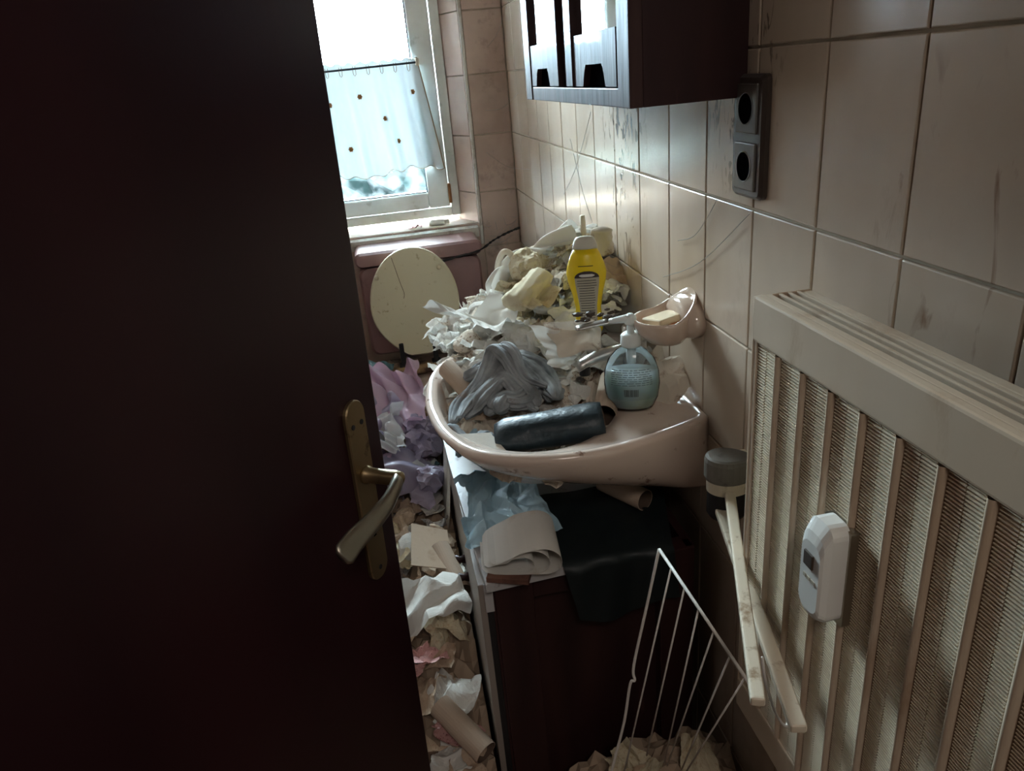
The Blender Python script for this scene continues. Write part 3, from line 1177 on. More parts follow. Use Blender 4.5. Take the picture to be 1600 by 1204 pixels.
# moulded soap hollow of the deck
bm = lathe(B(), [(.030, .000), (.034, .0022), (.038, .0008)], Matrix.Translation((-.050, .472, ZR - .0075)), 32, sx=1.0, sy=.62, cap=False)
finish('deck_moulding', bm, M['ceramic_basin'], bas, smooth=True)

# tap
tp = thing('basin_tap', 'dull chrome single-lever basin tap half buried in paper', 'tap', (-.06, .62, ZR))
bm = lathe(B(), [(.027, -.005), (.027, .004), (.023, .012), (.022, .075), (.024, .082), (.024, .104), (.018, .112), (.004, .115)], Matrix.Translation((-.062, .615, ZR)), 28)
finish('body', bm, M['chrome'], tp, smooth=True)
bm = B()
rings = []
sp_pts = catmull([(-.060, .612, ZR + .062), (-.10, .604, ZR + .066), (-.145, .597, ZR + .062), (-.178, .592, ZR + .052)], 5)
for i, p in enumerate(sp_pts):
    f = i / (len(sp_pts) - 1)
    hh, ww = .013 - .003 * f, .017 - .004 * f
    rings.append([p + Vector((0, ww * math.cos(2 * PI * k / 20), hh * math.sin(2 * PI * k / 20))) for k in range(20)])
loft(bm, rings)
finish('spout', bm, M['chrome'], tp, smooth=True)
finish('aerator', lathe(B(), [(.010, -.018), (.0105, 0), (.009, .004)], Matrix.Translation((-.166, .593, ZR + .052)), 20), M['dark_plastic'], tp, smooth=True)
rings = []
lp = catmull([(-.045, .617, ZR + .112), (-.075, .612, ZR + .122), (-.12, .608, ZR + .124), (-.175, .606, ZR + .120)], 5)
for i, p in enumerate(lp):
    f = i / (len(lp) - 1)
    hh, ww = .007 - .003 * f, .014 - .004 * f
    rings.append([p + Vector((0, ww * math.cos(2 * PI * k / 16), hh * math.sin(2 * PI * k / 16))) for k in range(16)])
finish('lever', loft(B(), rings), M['chrome'], tp, smooth=True)

# ================================================================= SOAP DISPENSER
dp = thing('soap_dispenser', 'clear plastic pump bottle with pale liquid soap standing on the washbasin corner', 'soap dispenser', (-.105, .508, ZR - .006))
fa = math.radians(-20)
Md = Matrix.Translation((-.105, .508, ZR - .005)) @ Matrix.Rotation(fa, 4, 'Z') @ Matrix.Diagonal((1.10, 1.10, 1.13, 1))
prof = [(.026, 0), (.033, .003), (.041, .02), (.044, .042), (.0425, .062), (.036, .082), (.024, .096), (.015, .101), (.0135, .106)]
finish('bottle', lathe(B(), prof, Md, 48, 1.0, .58), M['bottle_clear'], dp, smooth=True)
prof2 = [(r - .0016, z + .0015) for r, z in prof if z < .065]
finish('liquid', lathe(B(), prof2, Md, 48, 1.0, .56), M['liquid'], dp, smooth=True)
pm = finish('pump_collar', lathe(B(), [(.0155, .103), (.0158, .108), (.0152, .120), (.012, .123)], Md, 32), M['pump'], dp, smooth=True)
finish('pump_stem', lathe(B(), [(.0058, .122), (.005, .140)], Md, 16), M['pump'], dp, smooth=True)
finish('dip_tube', lathe(B(), [(.0075, .075), (.0075, .102)], Md, 16), M['pump'], dp, smooth=True)
bm = lathe(B(), [(.0085, .137), (.010, .141), (.009, .149), (.004, .153)], Md, 24)
rg = []
for i, (px, wz, hz) in enumerate([(0, .009, .007), (-.012, .0075, .0058), (-.026, .0055, .0042), (-.033, .004, .0035)]):
    rg.append([Md @ Vector((px, wz * math.cos(2 * PI * k / 14), .146 - abs(px) * .12 + hz * math.sin(2 * PI * k / 14))) for k in range(14)])
loft(bm, rg)
finish('pump_head', bm, M['pump'], dp, smooth=True)


def wrap(th0, th1, z0, z1, off, n=14, pr=prof):
    """patch following the front of the bottle"""
    def rad(z):
        for (ra, za), (rb, zb2) in zip(pr[:-1], pr[1:]):
            if za <= z <= zb2:
                return ra + (rb - ra) * (z - za) / (zb2 - za)
        return pr[-1][0]
    bm = B()
    rg = []
    for j in range(7):
        z = z0 + (z1 - z0) * j / 6
        r = rad(z)
        rg.append([Md @ Vector(((r + off) * math.cos(th0 + (th1 - th0) * k / n), (r * .58 + off) * math.sin(th0 + (th1 - th0) * k / n), z)) for k in range(n + 1)])
    return loft(bm, rg, closed=False)


dl = finish('label', wrap(math.radians(205), math.radians(335), .022, .076, .0004), M['label_film'], dp, smooth=True)


def addwrap(bm, *a):
    b2 = wrap(*a)
    me = bpy.data.meshes.new('x')
    b2.to_mesh(me)
    b2.free()
    bm.from_mesh(me)
    bpy.data.meshes.remove(me)


bm = B()
rq = random.Random(8)
for k in range(11):
    z = .070 - k * .0034
    a0 = 222 + rq.uniform(0, 5)
    while a0 < 312:
        a1 = a0 + rq.uniform(5, 17)
        addwrap(bm, math.radians(a0), math.radians(min(a1, 316)), z, z + .0010, .0009, 4)
        a0 = a1 + 2.5
    if k == 7:
        break
tag(finish('label_print', bm, M['pale_ink'], dl), kind='stuff')
bm = B()
x = 255.0
while x < 285:
    wv = rq.uniform(.6, 1.6)
    addwrap(bm, math.radians(x), math.radians(x + wv), .028, .040, .0010, 1)
    x += wv + rq.uniform(.7, 1.4)
finish('barcode', bm, M['ink'], dl)

# ================================================================= YELLOW BOTTLE
yb = thing('yellow_bottle', 'yellow squeeze bottle with grey label standing in the paper heap behind the tap', 'bottle', (-.115, .735, .93))
Fdir = Vector((-.24, -1, 0)).normalized()            # face direction
Rt = Vector((0, 0, 1)).cross(Fdir) * -1              # points right as seen from the front
Rt = Rt if Rt.x > 0 else -Rt
Upv = Vector((.02, .12, 1)).normalized()
MY = frame_M((-.115, .735, .925), Rt, Upv.cross(Rt).normalized(), Upv)   # x right, y away, z up
prY = [(r_ * .97, z_ * .90) for r_, z_ in [(.026, 0), (.028, .004), (.027, .03), (.026, .055), (.031, .085), (.0385, .115), (.0405, .132), (.0375, .150), (.031, .168), (.024, .183)]]
bm = lathe(B(), prY, MY, 40, 1.0, .56)
finish('bottle_body', bm, M['yellow'], yb, smooth=True)
bm = lathe(B(), [(.0238, .164), (.0243, .168), (.0205, .181), (.0165, .187), (.006, .189)], MY, 32, 1.0, .62)
finish('cap', bm, M['pale_cap'], yb, smooth=True)


def ypatch(outline, off):
    """flat outline (x,z) pushed onto the curved front"""
    def rad(z):
        for (ra, za), (rb, zb2) in zip(prY[:-1], prY[1:]):
            if za <= z <= zb2:
                return ra + (rb - ra) * (z - za) / (zb2 - za)
        return prY[-1][0]
    rows = []
    for z, x0, x1 in outline:
        r = rad(z)
        row = []
        for k in range(13):
            x = x0 + (x1 - x0) * k / 12
            q = max(0, 1 - (x / r) ** 2)
            row.append(MY @ Vector((x, -(r * .56) * math.sqrt(q) - off, z)))
        rows.append(row)
    return loft(B(), rows, closed=False)


yl = finish('label', ypatch([(.009, -.0165, .0165), (.031, -.0165, .0165), (.054, -.017, .017), (.076, -.020, .020), (.097, -.023, .023), (.110, -.024, .024)], .0006), M['label_grey'], yb, smooth=True)
ar = []
for k in range(9):
    z = .110 + .013 * k / 8
    hwid = .024 * math.sqrt(max(0.0, 1 - (k / 8.2) ** 2))
    ar.append((z, -hwid, hwid))
finish('label_arch', ypatch(ar, .0007), M['ink'], yl, smooth=True)
finish('label_oval', ypatch([(.1120, -.010, .010), (.1138, -.015, .015), (.1156, -.015, .015), (.1174, -.010, .010)], .0012), M['white_ink'], yl)
bm = B()


def addy(bm, *a):
    b2 = ypatch(*a)
    me = bpy.data.meshes.new('x')
    b2.to_mesh(me)
    b2.free()
    bm.from_mesh(me)
    bpy.data.meshes.remove(me)


for k in range(17):
    z = .104 - k * .0050
    wv = .0195 if z > .09 else (.016 if z > .063 else .0142)
    addy(bm, [(z, -wv, wv * rq.uniform(.8, 1.0)), (z + .0013, -wv, wv * .9)], .0011)
addy(bm, [(.132, -.016, .013), (.1334, -.016, .013)], .0006)
tag(finish('label_print', bm, M['ink'], yl), kind='stuff')

# ================================================================= VANITY CUPBOARD UNDER THE BASIN
vc = thing('under_basin_cupboard', 'dark red-brown wooden cupboard with a pale top board under the washbasin', 'cupboard', (-.22, .68, 0))
bm = B()
prism(bm, [(-.412, .346, .644), (-.428, .76, .644), (-.432, 1.02, .644), (-.045, 1.02, .644), (-.045, .60, .644), (-.088, .368, .644)], 2, (0, 0, .016))
tb = finish('top_board', bm, M['board'], vc)
bm = B()
box(bm, -.402, -.386, .372, 1.0, .02, .643)
box(bm, -.06, -.045, .372, 1.0, .02, .643)
box(bm, -.386, -.06, .98, 1.0, .02, .643)
box(bm, -.386, -.06, .40, .98, .02, .04)
box(bm, -.386, -.06, .392, .402, .04, .643)
finish('carcass', bm, M['wood_dark'], vc)
finish('side_stile', box(B(), -.398, -.332, .366, .394, .0, .643, .002), M['wood_dark'], vc)
finish('side_stile', box(B(), -.110, -.047, .366, .394, .0, .643, .002), M['wood_dark'], vc)
finish('side_rail', box(B(), -.332, -.110, .368, .394, .60, .643, .002), M['wood_dark'], vc)
finish('door_edge_strip', box(B(), -.413, -.402, .372, .385, .05, .640, .001), M['dark_plastic'], vc)
tag(finish('peeled_strip', box(B(), -.4150, -.4005, .3695, .3718, .585, .643, .0005), M['board'], vc), 'pale peeled strip of edge banding')
for y0, y1 in ((.374, .684), (.688, 1.0)):
    dr = finish('cupboard_door', box(B(), -.424, -.408, y0, y1, .04, .640, .002), M['door_panel'], vc)
    lathe_b = lathe(B(), [(.010, 0), (.007, .01), (.012, .018), (.009, .024)], Matrix.Translation((-.424, y1 - .03 if y0 < .5 else y0 + .03, .45)) @ Matrix.Rotation(-PI / 2, 4, 'Y'), 16)
    finish('knob', lathe_b, M['wood_dark'], dr, smooth=True)

# folded sheet generators ------------------------------------------------------------


def npsheet(w, h, n1, n2, seed, K=8, amp=.5, soft=0.0, zbias=1.0, jit=0.0, tri=0, trif=(3, 7), tria=.8, along=None):
    r = np.random.RandomState(seed)
    u = np.linspace(-.5, .5, n1)
    v = np.linspace(-.5, .5, n2)
    U, Vv = np.meshgrid(u * w, v * h, indexing='ij')
    s0 = (w + h) / 2
    Pm = np.stack([U, Vv, np.zeros_like(U)], -1).reshape(-1, 3)
    uv = Pm[:, :2].copy()
    for k in range(K):
        a = r.uniform(0, 2 * PI)
        nn = np.array([math.cos(a), math.sin(a)])
        c = r.uniform(-.38, .38) * s0
        s = uv @ nn - c
        f = np.sqrt(s * s + (soft * s0) ** 2)
        d = r.normal(size=3)
        d /= np.linalg.norm(d)
        d[2] *= zbias * 1.3
        Pm += f[:, None] * d[None, :] * amp / math.sqrt(K) * 1.6
    for k in range(tri):
        a = r.uniform(0, 2 * PI) if along is None else along + r.uniform(-.22, .22)
        nn = np.array([math.cos(a), math.sin(a)])
        fr = r.uniform(*trif) / s0
        warp = .10 * np.sin((uv @ np.array([-nn[1], nn[0]])) * r.uniform(3, 8) / s0 + r.uniform(0, 6))
        s = (uv @ nn) * fr + warp * 2 + r.uniform(0, 2)
        f = np.abs((s % 2) - 1)
        if soft > 0:
            f = .5 - .5 * np.cos(PI * f)
        f = f / fr
        d = r.normal(size=3) * .45
        d[2] = 1.0
        # pleat height fades in and out over the sheet
        m_ = .5 + .5 * np.sin((uv @ r.normal(size=2)) * 4 / s0 + r.uniform(0, 6))
        Pm += (f * (.35 + .65 * m_))[:, None] * d[None, :] * tria / math.sqrt(tri)
    if jit:
        Pm += r.normal(size=Pm.shape) * jit * s0
    Pm -= Pm.mean(0)
    return Pm


def crumple_ball(seed, sub=3, squash=.7):
    r = np.random.RandomState(seed)
    bm = B()
    bmesh.ops.create_icosphere(bm, subdivisions=sub, radius=1)
    V = np.array([v.co[:] for v in bm.verts])
    F = [tuple(v.index for v in f.verts) for f in bm.faces]
    bm.free()
    rad = np.full(len(V), .55)
    for k in range(13):
        n = r.normal(size=3)
        n /= np.linalg.norm(n)
        rad += .11 * np.abs(V @ n - r.uniform(-.6, .6)) * r.choice([-1, 1.25])
    # creases by cell structure
    c = r.normal(size=(26, 3))
    c /= np.linalg.norm(c, axis=1)[:, None]
    d = np.sort(np.linalg.norm(V[:, None, :] - c[None], axis=2), axis=1)
    rad += .26 * (d[:, 1] - d[:, 0]) ** .7 * -1 + .12
    V2 = V * rad[:, None]
    V2 += r.normal(size=V.shape) * .012
    sc = r.uniform(.75, 1.25, size=3)
    sc[2] *= squash
    V2 *= sc
    return V2, F


def fit(V, size):
    V = V - (V.max(0) + V.min(0)) / 2
    V = V / max(V.max(0) - V.min(0)) * size
    V[:, 2] -= V[:, 2].min()
    return V


VAR = {}


def variants(m, nballs=5, nsheets=6, seed=0, soft=0.0, size=1.0):
    if m in VAR:
        return VAR[m]
    L_ = []
    for i in range(nballs):
        V, F = crumple_ball(seed + i, 3)
        me = mesh_np('crumpled_ball', fit(V, 1.0), F)
        me.materials.append(M[m])
        L_.append(me)
    for i in range(nsheets):
        n = 26 if soft == 0 else 30
        P_ = npsheet(1.0, .9, n, n, seed * 7 + i + 50, K=8, amp=.60, soft=soft * .5, zbias=.9, jit=.004, tri=3, trif=(3, 6.5), tria=1.25)
        me = mesh_np('crumpled_sheet', fit(P_, 1.0), grid_faces(n, n))
        me.materials.append(M[m])
        if soft:
            me.polygons.foreach_set('use_smooth', [True] * len(me.polygons))
        L_.append(me)
    VAR[m] = L_
    return L_


def scatter_piece(name, m, loc, size, rng, label, cat, group, sq=1.0, which=None):
    L_ = VAR[m]
    me = L_[rng.randrange(len(L_))] if which is None else L_[which]
    o = bpy.data.objects.new(name, me)
    o.location = loc
    o.scale = (size, size * rng.uniform(.8, 1.1), size * sq)
    o.rotation_euler = (rng.uniform(-.5, .5), rng.uniform(-.5, .5), rng.uniform(0, 6.28))
    COL.objects.link(o)
    tag(o, label, cat, group)
    return o


for i, (m, sf) in enumerate([('white_paper', 0), ('cream_paper', 0), ('stained', 0), ('tan_paper', 0), ('pink_paper', 0), ('grey_paper', 0), ('lavender', .03), ('pink_plastic', .03), ('blue_plastic', 0), ('teal', .04), ('clear_bag', .02)]):
    variants(m, 2 if m not in ('tan_paper', 'teal', 'grey_paper') else 1, 9, seed=11 * i + 3, soft=sf)


def hero_sheet(name, w, h, seed, m, loc, rot, label, cat, K=9, amp=.5, soft=.02, n=34, zb=1.0, tri=3, trif=(3, 7), tria=1.0, along=None):
    n = int(n * 1.6)
    P_ = npsheet(w, h, n, int(n * h / w) + 2, seed, K, amp, soft * .6, zb, 0, tri, trif, tria, along)
    P_[:, 2] -= P_[:, 2].min()
    me = mesh_np(name, P_, grid_faces(n, int(n * h / w) + 2))
    o = link(name, me, M[m], None, loc, smooth=soft > 0, rot=rot)
    tag(o, label, cat)
    return o


def roll(name, a, b, r, m, label, thick=.0012, cat='cardboard tube', squash=1.0):
    a, b = Vector(a), Vector(b)
    d = (b - a)
    L_ = d.length
    d.normalize()
    s = d.cross(Vector((0, 0, 1))).normalized()
    q = s.cross(d)
    Mt = frame_M(a, s, q, d)
    t = thing(name, label, cat, a)
    bm = lathe(B(), [(r - .0006, .0008), (r, 0), (r, L_ * .5), (r, L_), (r - .0006, L_ - .0008)], Mt, 28, 1.0, squash, cap=False)
    rg = lathe(bm, [(r - thick, 0.0), (r, 0)], Mt, 28, 1.0, squash, cap=False)
    lathe(bm, [(r, L_), (r - thick, L_)], Mt, 28, 1.0, squash, cap=False)
    finish('outer_wall', bm, M[m], t, smooth=False)
    bm = lathe(B(), [(r - thick, 0.0), (r - thick, L_)], Mt, 28, 1.0, squash, cap=False)
    tag(finish('inner_wall', bm, M['tube_in'], t, smooth=True))
    return t


# folded paper stack on the corner of the cupboard top
fp = thing('folded_paper', 'folded white paper towels lying on the near corner of the cupboard top', 'paper towel', (-.34, .37, .665))


def fold_strip(prof, y0, y1, M_, skew=0.0):
    rows = []
    for (x, z) in prof:
        rows.append([M_ @ Vector((x + skew * (y - y0), y, z)) for y in np.linspace(y0, y1, 5)])
    return loft(B(), rows, closed=False)


Mf = Matrix.Translation((-.334, .398, .672)) @ Matrix.Rotation(math.radians(-16), 4, 'Z') @ Matrix.Scale(1.16, 4)
for kk, (zo, rr_, x0, thin) in enumerate([(0, .021, -.058, 0), (.0016, .0185, -.052, .003), (.004, .012, -.05, .004)]):
    prof_ = [(x0, 0.0 + zo)]
    for q in range(6):
        prof_.append((x0 + (.085 - x0) * q / 6, zo + .004 * math.sin(q * .9 + kk)))
    cx_, cz_ = .030 - kk * .014, .0 + zo + rr_
    prof_ = [(x0, zo + .001), (x0 * .4, zo - .001), (cx_ - .015, zo)]
    for q in range(13):
        a = -PI / 2 + PI * q / 12
        prof_.append((cx_ + rr_ * 1.25 * math.cos(a), cz_ + rr_ * math.sin(a)))
    prof_ += [(cx_ - .02, zo + rr_ * 2 - .003), (x0 * .3, zo + rr_ * 1.2), (x0 + .004, zo + .006 + thin)]
    b2 = fold_strip(prof_, -.052, .045, Mf, -.18)
    o = finish('paper_layer', b2, M['white_paper'], fp, smooth=True)
    sm = o.modifiers.new('s', 'SUBSURF')
    sm.levels = 1
    sm.render_levels = 1
tag(finish('wood_offcut', obox(B(), Matrix.Translation((-.372, .352, .6655)) @ Matrix.Rotation(math.radians(-22), 4, 'Z'), .07, .03, .010, .001), M['board_edge'], origin=(-.372, .352, .66)), 'small brown wood offcut under the folded paper towels on the cupboard corner', 'wood')

# black sheet over the near edge, widened on top to stand in for board shade
bc = []
n1, n2 = 26, 34
rs = np.random.RandomState(4)
for i in range(n1):
    u = i / (n1 - 1)
    for j in range(n2):
        v = j / (n2 - 1)
        x = -.285 + (.19 if v * .34 > .22 else .19 + .075 * (.22 - v * .34) / .22) * u + .02 * (v - .5)
        s = v * .34
        run = .22
        if s < run:
            y = .352 + (run - s)
            z = .6635
        else:
            y = .349 - .004 * math.sin(u * 9)
            z = .6635 - (s - run) * (.95 + .1 * math.sin(u * 5))
            x += (s - run) * (.12 - .5 * u * .2)
        z += .0028 * (1 + math.sin(u * 13 + v * 5) * math.cos(v * 17 + u * 3))
        y -= .003 * (1 + math.sin(u * 17 + v * 9)) if s >= run else 0
        bc.append((x, y, z))
V = np.array(bc)
bo = np.array([-.19, .36, .66])
me = mesh_np('black_sheet', V - bo, grid_faces(n1, n2))
tag(link('black_sheet', me, M['black_cloth'], None, bo, smooth=True), 'dark green-black plastic sheet draped over the near edge of the cupboard, top end widened in place of shade', 'plastic sheet')

# ================================================================= TOILET
tl = thing('toilet', 'toilet with cream seat lid raised against the pink cistern under the window', 'toilet', (-.44, 1.70, 0))
bm = B()
rings = []


def egg(cx, cy, rx, ry, z, n=40):
    pts = []
    for k in range(n):
        a = 2 * PI * k / n
        y = math.sin(a) * ry
        x = math.cos(a) * rx * (1 - .10 * (-math.sin(a)))
        pts.append(Vector((cx + x, cy + y, z)))
    return pts


cx = -.445
for rx, ry, z, dy in [(.10, .16, 0, .04), (.105, .17, .05, .04), (.09, .15, .15, .03), (.12, .18, .28, .01), (.165, .22, .40, 0), (.18, .235, .47, 0), (.182, .24, .492, 0), (.165, .22, .494, 0), (.13, .17, .46, 0), (.09, .12, .36, 0), (.05, .06, .30, 0)]:
    rings.append(egg(cx, 1.58 + dy, rx, ry, z))
loft(bm, rings)
finish('bowl', bm, M['ceramic'], tl, smooth=True)
bm = B()
rings = []
for rx, ry, z in [(.140, .178, .492), (.186, .242, .492), (.192, .248, .500), (.186, .242, .513), (.160, .205, .517), (.138, .175, .508)]:
    rings.append(egg(cx, 1.575, rx, ry, z))
rings.append(rings[0])
loft(bm, rings, cap0=False, cap1=False)
tag(finish('seat_ring', bm, M['filth'], tl, smooth=True), 'filthy brown-stained seat ring')
# lid
YL = 1.815


def lid_outline(s, y):
    pts = []
    for k in range(56):
        a = 2 * PI * k / 56
        c, sn = math.cos(a), math.sin(a)
        zc, hz = .724, .185
        wx = .150
        x = wx * c
        z = hz * sn
        if sn < 0:
            x *= 1 - .40 * sn * sn * (.3 + .7 * -sn)
            z = max(z, -.172)
        tl_ = z * .02
        pts.append(Vector((-.4300 + x * s + z * 0.02, y + .05 * (z / .3), zc + z * s)))
    return pts


bm = loft(B(), [lid_outline(.975, YL - .012), lid_outline(1, YL - .008), lid_outline(1, YL + .004), lid_outline(.97, YL + .010)])
lid = finish('lid', bm, M['cream'], tl)
for x, z in ((-.545, .825), (-.335, .835)):
    bm = lathe(B(), [(.008, 0), (.008, .005), (.005, .009), (.001, .010)], Matrix.Translation((x, YL - .008 + .05 * ((z - .738) / .3), z)) @ Matrix.Rotation(PI / 2, 4, 'X'), 16)
    finish('buffer', bm, M['cream'], lid, smooth=True)
cr = catmull([(-.487, YL, .885), (-.480, YL, .85), (-.470, YL, .80), (-.462, YL, .765), (-.466, YL, .748)], 5)
cr = [Vector((p.x, YL - .0125 + .05 * ((p.z - .738) / .3), p.z)) for p in cr]
finish('crack', tube(B(), cr, .0009, 5), M['tube_in'], lid)
for x in (-.498, -.385):
    bm = box(B(), x - .008, x + .008, YL - .040, YL - .016, .505, .600, .004)
    box(bm, x - .016, x + .016, YL - .045, YL + .0, .500, .520, .004)
    finish('hinge', bm, M['dark_plastic'], tl)
# cistern
cs = bpy.data.objects.new('cistern', None)
COL.objects.link(cs)
cs.parent = tl
cs.location = Vector((-.40, 2.0, .5)) - Vector(tl.location)


def crr(y, x0, x1, z0, z1, r):
    pts = []
    for cxx, czz, a0 in ((x1 - r, z1 - r, 0), (x0 + r, z1 - r, 90), (x0 + r, z0 + r, 180), (x1 - r, z0 + r, 270)):
        for k in range(7):
            a = math.radians(a0 + 15 * k)
            pts.append(Vector((cxx + r * math.cos(a), y, czz + r * math.sin(a))))
    return pts


bm = loft(B(), [crr(2.096, -.605, -.180, .52, .838, .03), crr(1.925, -.605, -.180, .52, .838, .03), crr(1.912, -.597, -.188, .528, .838, .03)])
finish('tank', bm, M['pink'], cs, smooth=False)
bm = loft(B(), [crr(2.096, -.612, -.172, .842, .893, .022), crr(1.914, -.612, -.172, .842, .893, .022), crr(1.902, -.604, -.180, .848, .886, .017)])
finish('tank_lid', bm, M['pink'], cs, smooth=False)

# flush cord and cobweb
fc = thing('dirty_cord', 'thin dark dirty cord sagging from the cistern to the corner wall', 'cord', (-.15, 1.9, .88))
cp = catmull([(-.33, 1.895, .835), (-.25, 1.895, .846), (-.18, 1.90, .858), (-.12, 1.98, .868), (-.06, 2.04, .876), (-.006, 2.07, .884)], 8)
rq = random.Random(5)
finish('cord_strand', tube(B(), cp, [.0022 + rq.uniform(0, .003) for _ in cp], 6), M['dark_plastic'], fc)

# cobwebs: fine sagging threads in corners
cw = thing('cobweb', 'dusty grey cobweb threads hanging at the right corner of the window wall', 'cobweb', (-.1, 2.05, .9))
bm = B()
for i in range(26):
    a = Vector((rq.uniform(-.20, -.01), rq.uniform(2.02, 2.095), rq.uniform(.84, .93)))
    b = a + Vector((rq.uniform(-.07, .07), rq.uniform(-.05, .03), rq.uniform(-.05, .05)))
    b.x = min(b.x, -.003)
    b.y = min(b.y, 2.095)
    mid = (a + b) / 2 - Vector((0, 0, rq.uniform(.003, .015)))
    tube(bm, catmull([a, mid, b], 4), .0007, 4)
o = tag(finish('web_threads', bm, M['cobweb'], cw), kind='stuff')
cw2 = thing('cobweb', 'long single cobweb threads stretched over the tiled wall above the basin', 'cobweb', (-.01, .9, 1.1))
bm = B()
for (a, b) in [((-.004, 1.05, 1.32), (-.004, 1.35, 1.10)), ((-.004, .62, 1.05), (-.004, .30, 1.215)), ((-.004, 1.9, 1.35), (-.09, 2.09, 1.30)), ((-.004, 1.8, 1.12), (-.10, 2.09, 1.16)), ((-.004, 1.95, 1.62), (-.06, 2.09, 1.50)),
               ((-.004, .55, 1.13), (-.004, .40, 1.22)), ((-.004, 1.25, 1.25), (-.004, 1.05, 1.05))]:
    a, b = Vector(a), Vector(b)
    tube(bm, catmull([a, (a + b) / 2 - Vector((0, 0, .02)), b], 6), .0006, 4)
tag(finish('web_threads', bm, M['cobweb'], cw2), kind='stuff')

# ================================================================= RUBBISH


def upper_h(x, y):
    d = math.hypot(x + .03, y - 1.0)
    h = 1.095 - .60 * d
    return h


def floor_h(x, y):
    ysx = [-.4, .0, .2, .37, .57, .83, 1.34, 1.7, 2.1]
    hs = [.06, .10, .18, .26, .36, .42, .43, .47, .47]
    return float(np.interp(y, ysx, hs))


def heap_mesh(xs, ys2, fn, base, seed, amp=.018):
    r = np.random.RandomState(seed)
    V = []
    for x in xs:
        for y in ys2:
            z = fn(x, y) + amp * (math.sin(x * 61 + seed) * math.cos(y * 53) + .8 * math.sin(x * 113 + y * 97)) + r.uniform(-.008, .008)
            V.append((x, y, max(z, base)))
    F = grid_faces(len(xs), len(ys2))
    return np.array(V), F


# lower part of the heap behind the cupboard: one uncountable mass
V, F = heap_mesh(np.linspace(-.49, -.004, 48), np.linspace(.94, 1.62, 60),
                 lambda x, y: min(upper_h(x, y) - .028, 1.1) - max(0, y - 1.1) * 1.0 - max(0, -.37 - x) * 5.5 - .25 * max(0, -.40 - x), .20, 2)
o_ = np.array([-.25, 1.2, .4])
me = mesh_np('paper_heap', V - o_, F)
tag(link('paper_heap', me, M['white_paper'], None, o_), 'dense heap of used white tissues piled behind the washbasin', 'paper heap', kind='stuff')
# filling of the bowl
V, F = heap_mesh(np.linspace(-.42, -.11, 34), np.linspace(.42, .90, 48),
                 lambda x, y: min(max(upper_h(x, y) - .03, .815 if y > .5 else .79), ZR + .08), .75, 6, .010)
keep = []
for i, v in enumerate(V):
    q = ((v[0] - icx) / (ax_ * .95)) ** 2 + ((v[1] - .65) / (by_ * .95)) ** 2
    if q > 1:
        keep.append(i)
ks = set(keep)
F = [f for f in F if not any(i in ks for i in f)]
o_ = np.array([-.27, .65, .8])
me = mesh_np('paper_fill', V - o_, F)
tag(link('paper_fill', me, M['stained'], None, o_), 'mass of dirty wet tissue filling the washbasin bowl', 'paper heap', kind='stuff')
# floor heap
V, F = heap_mesh(np.linspace(-.955, -.432, 40), np.linspace(-.30, 2.09, 150), lambda x, y: floor_h(x, y) - .05, .01, 9, .02)
# keep it clear of the toilet bowl and cistern by staying below them
for v in V:
    if v[1] > 1.32 and v[0] > -.66:
        v[2] = min(v[2], .46)
o_ = np.array([-.7, .9, .1])
me = mesh_np('rubbish_heap', V - o_, F)
tag(link('rubbish_heap', me, M['tan_paper'], None, o_), 'dense knee-high layer of paper rubbish covering the narrow floor', 'rubbish', kind='stuff')
V, F = heap_mesh(np.linspace(-.43, -.01, 26), np.linspace(-.05, .355, 26), lambda x, y: .30 - .5 * math.hypot(x + .13, y - .22), .01, 5, .015)
o_ = np.array([-.2, .15, .1])
me = mesh_np('rubbish_heap', V - o_, F)
tag(link('rubbish_heap', me, M['tan_paper'], None, o_), 'low heap of paper rubbish on the floor in front of the dark cupboard', 'rubbish', kind='stuff')

rg_ = random.Random(21)
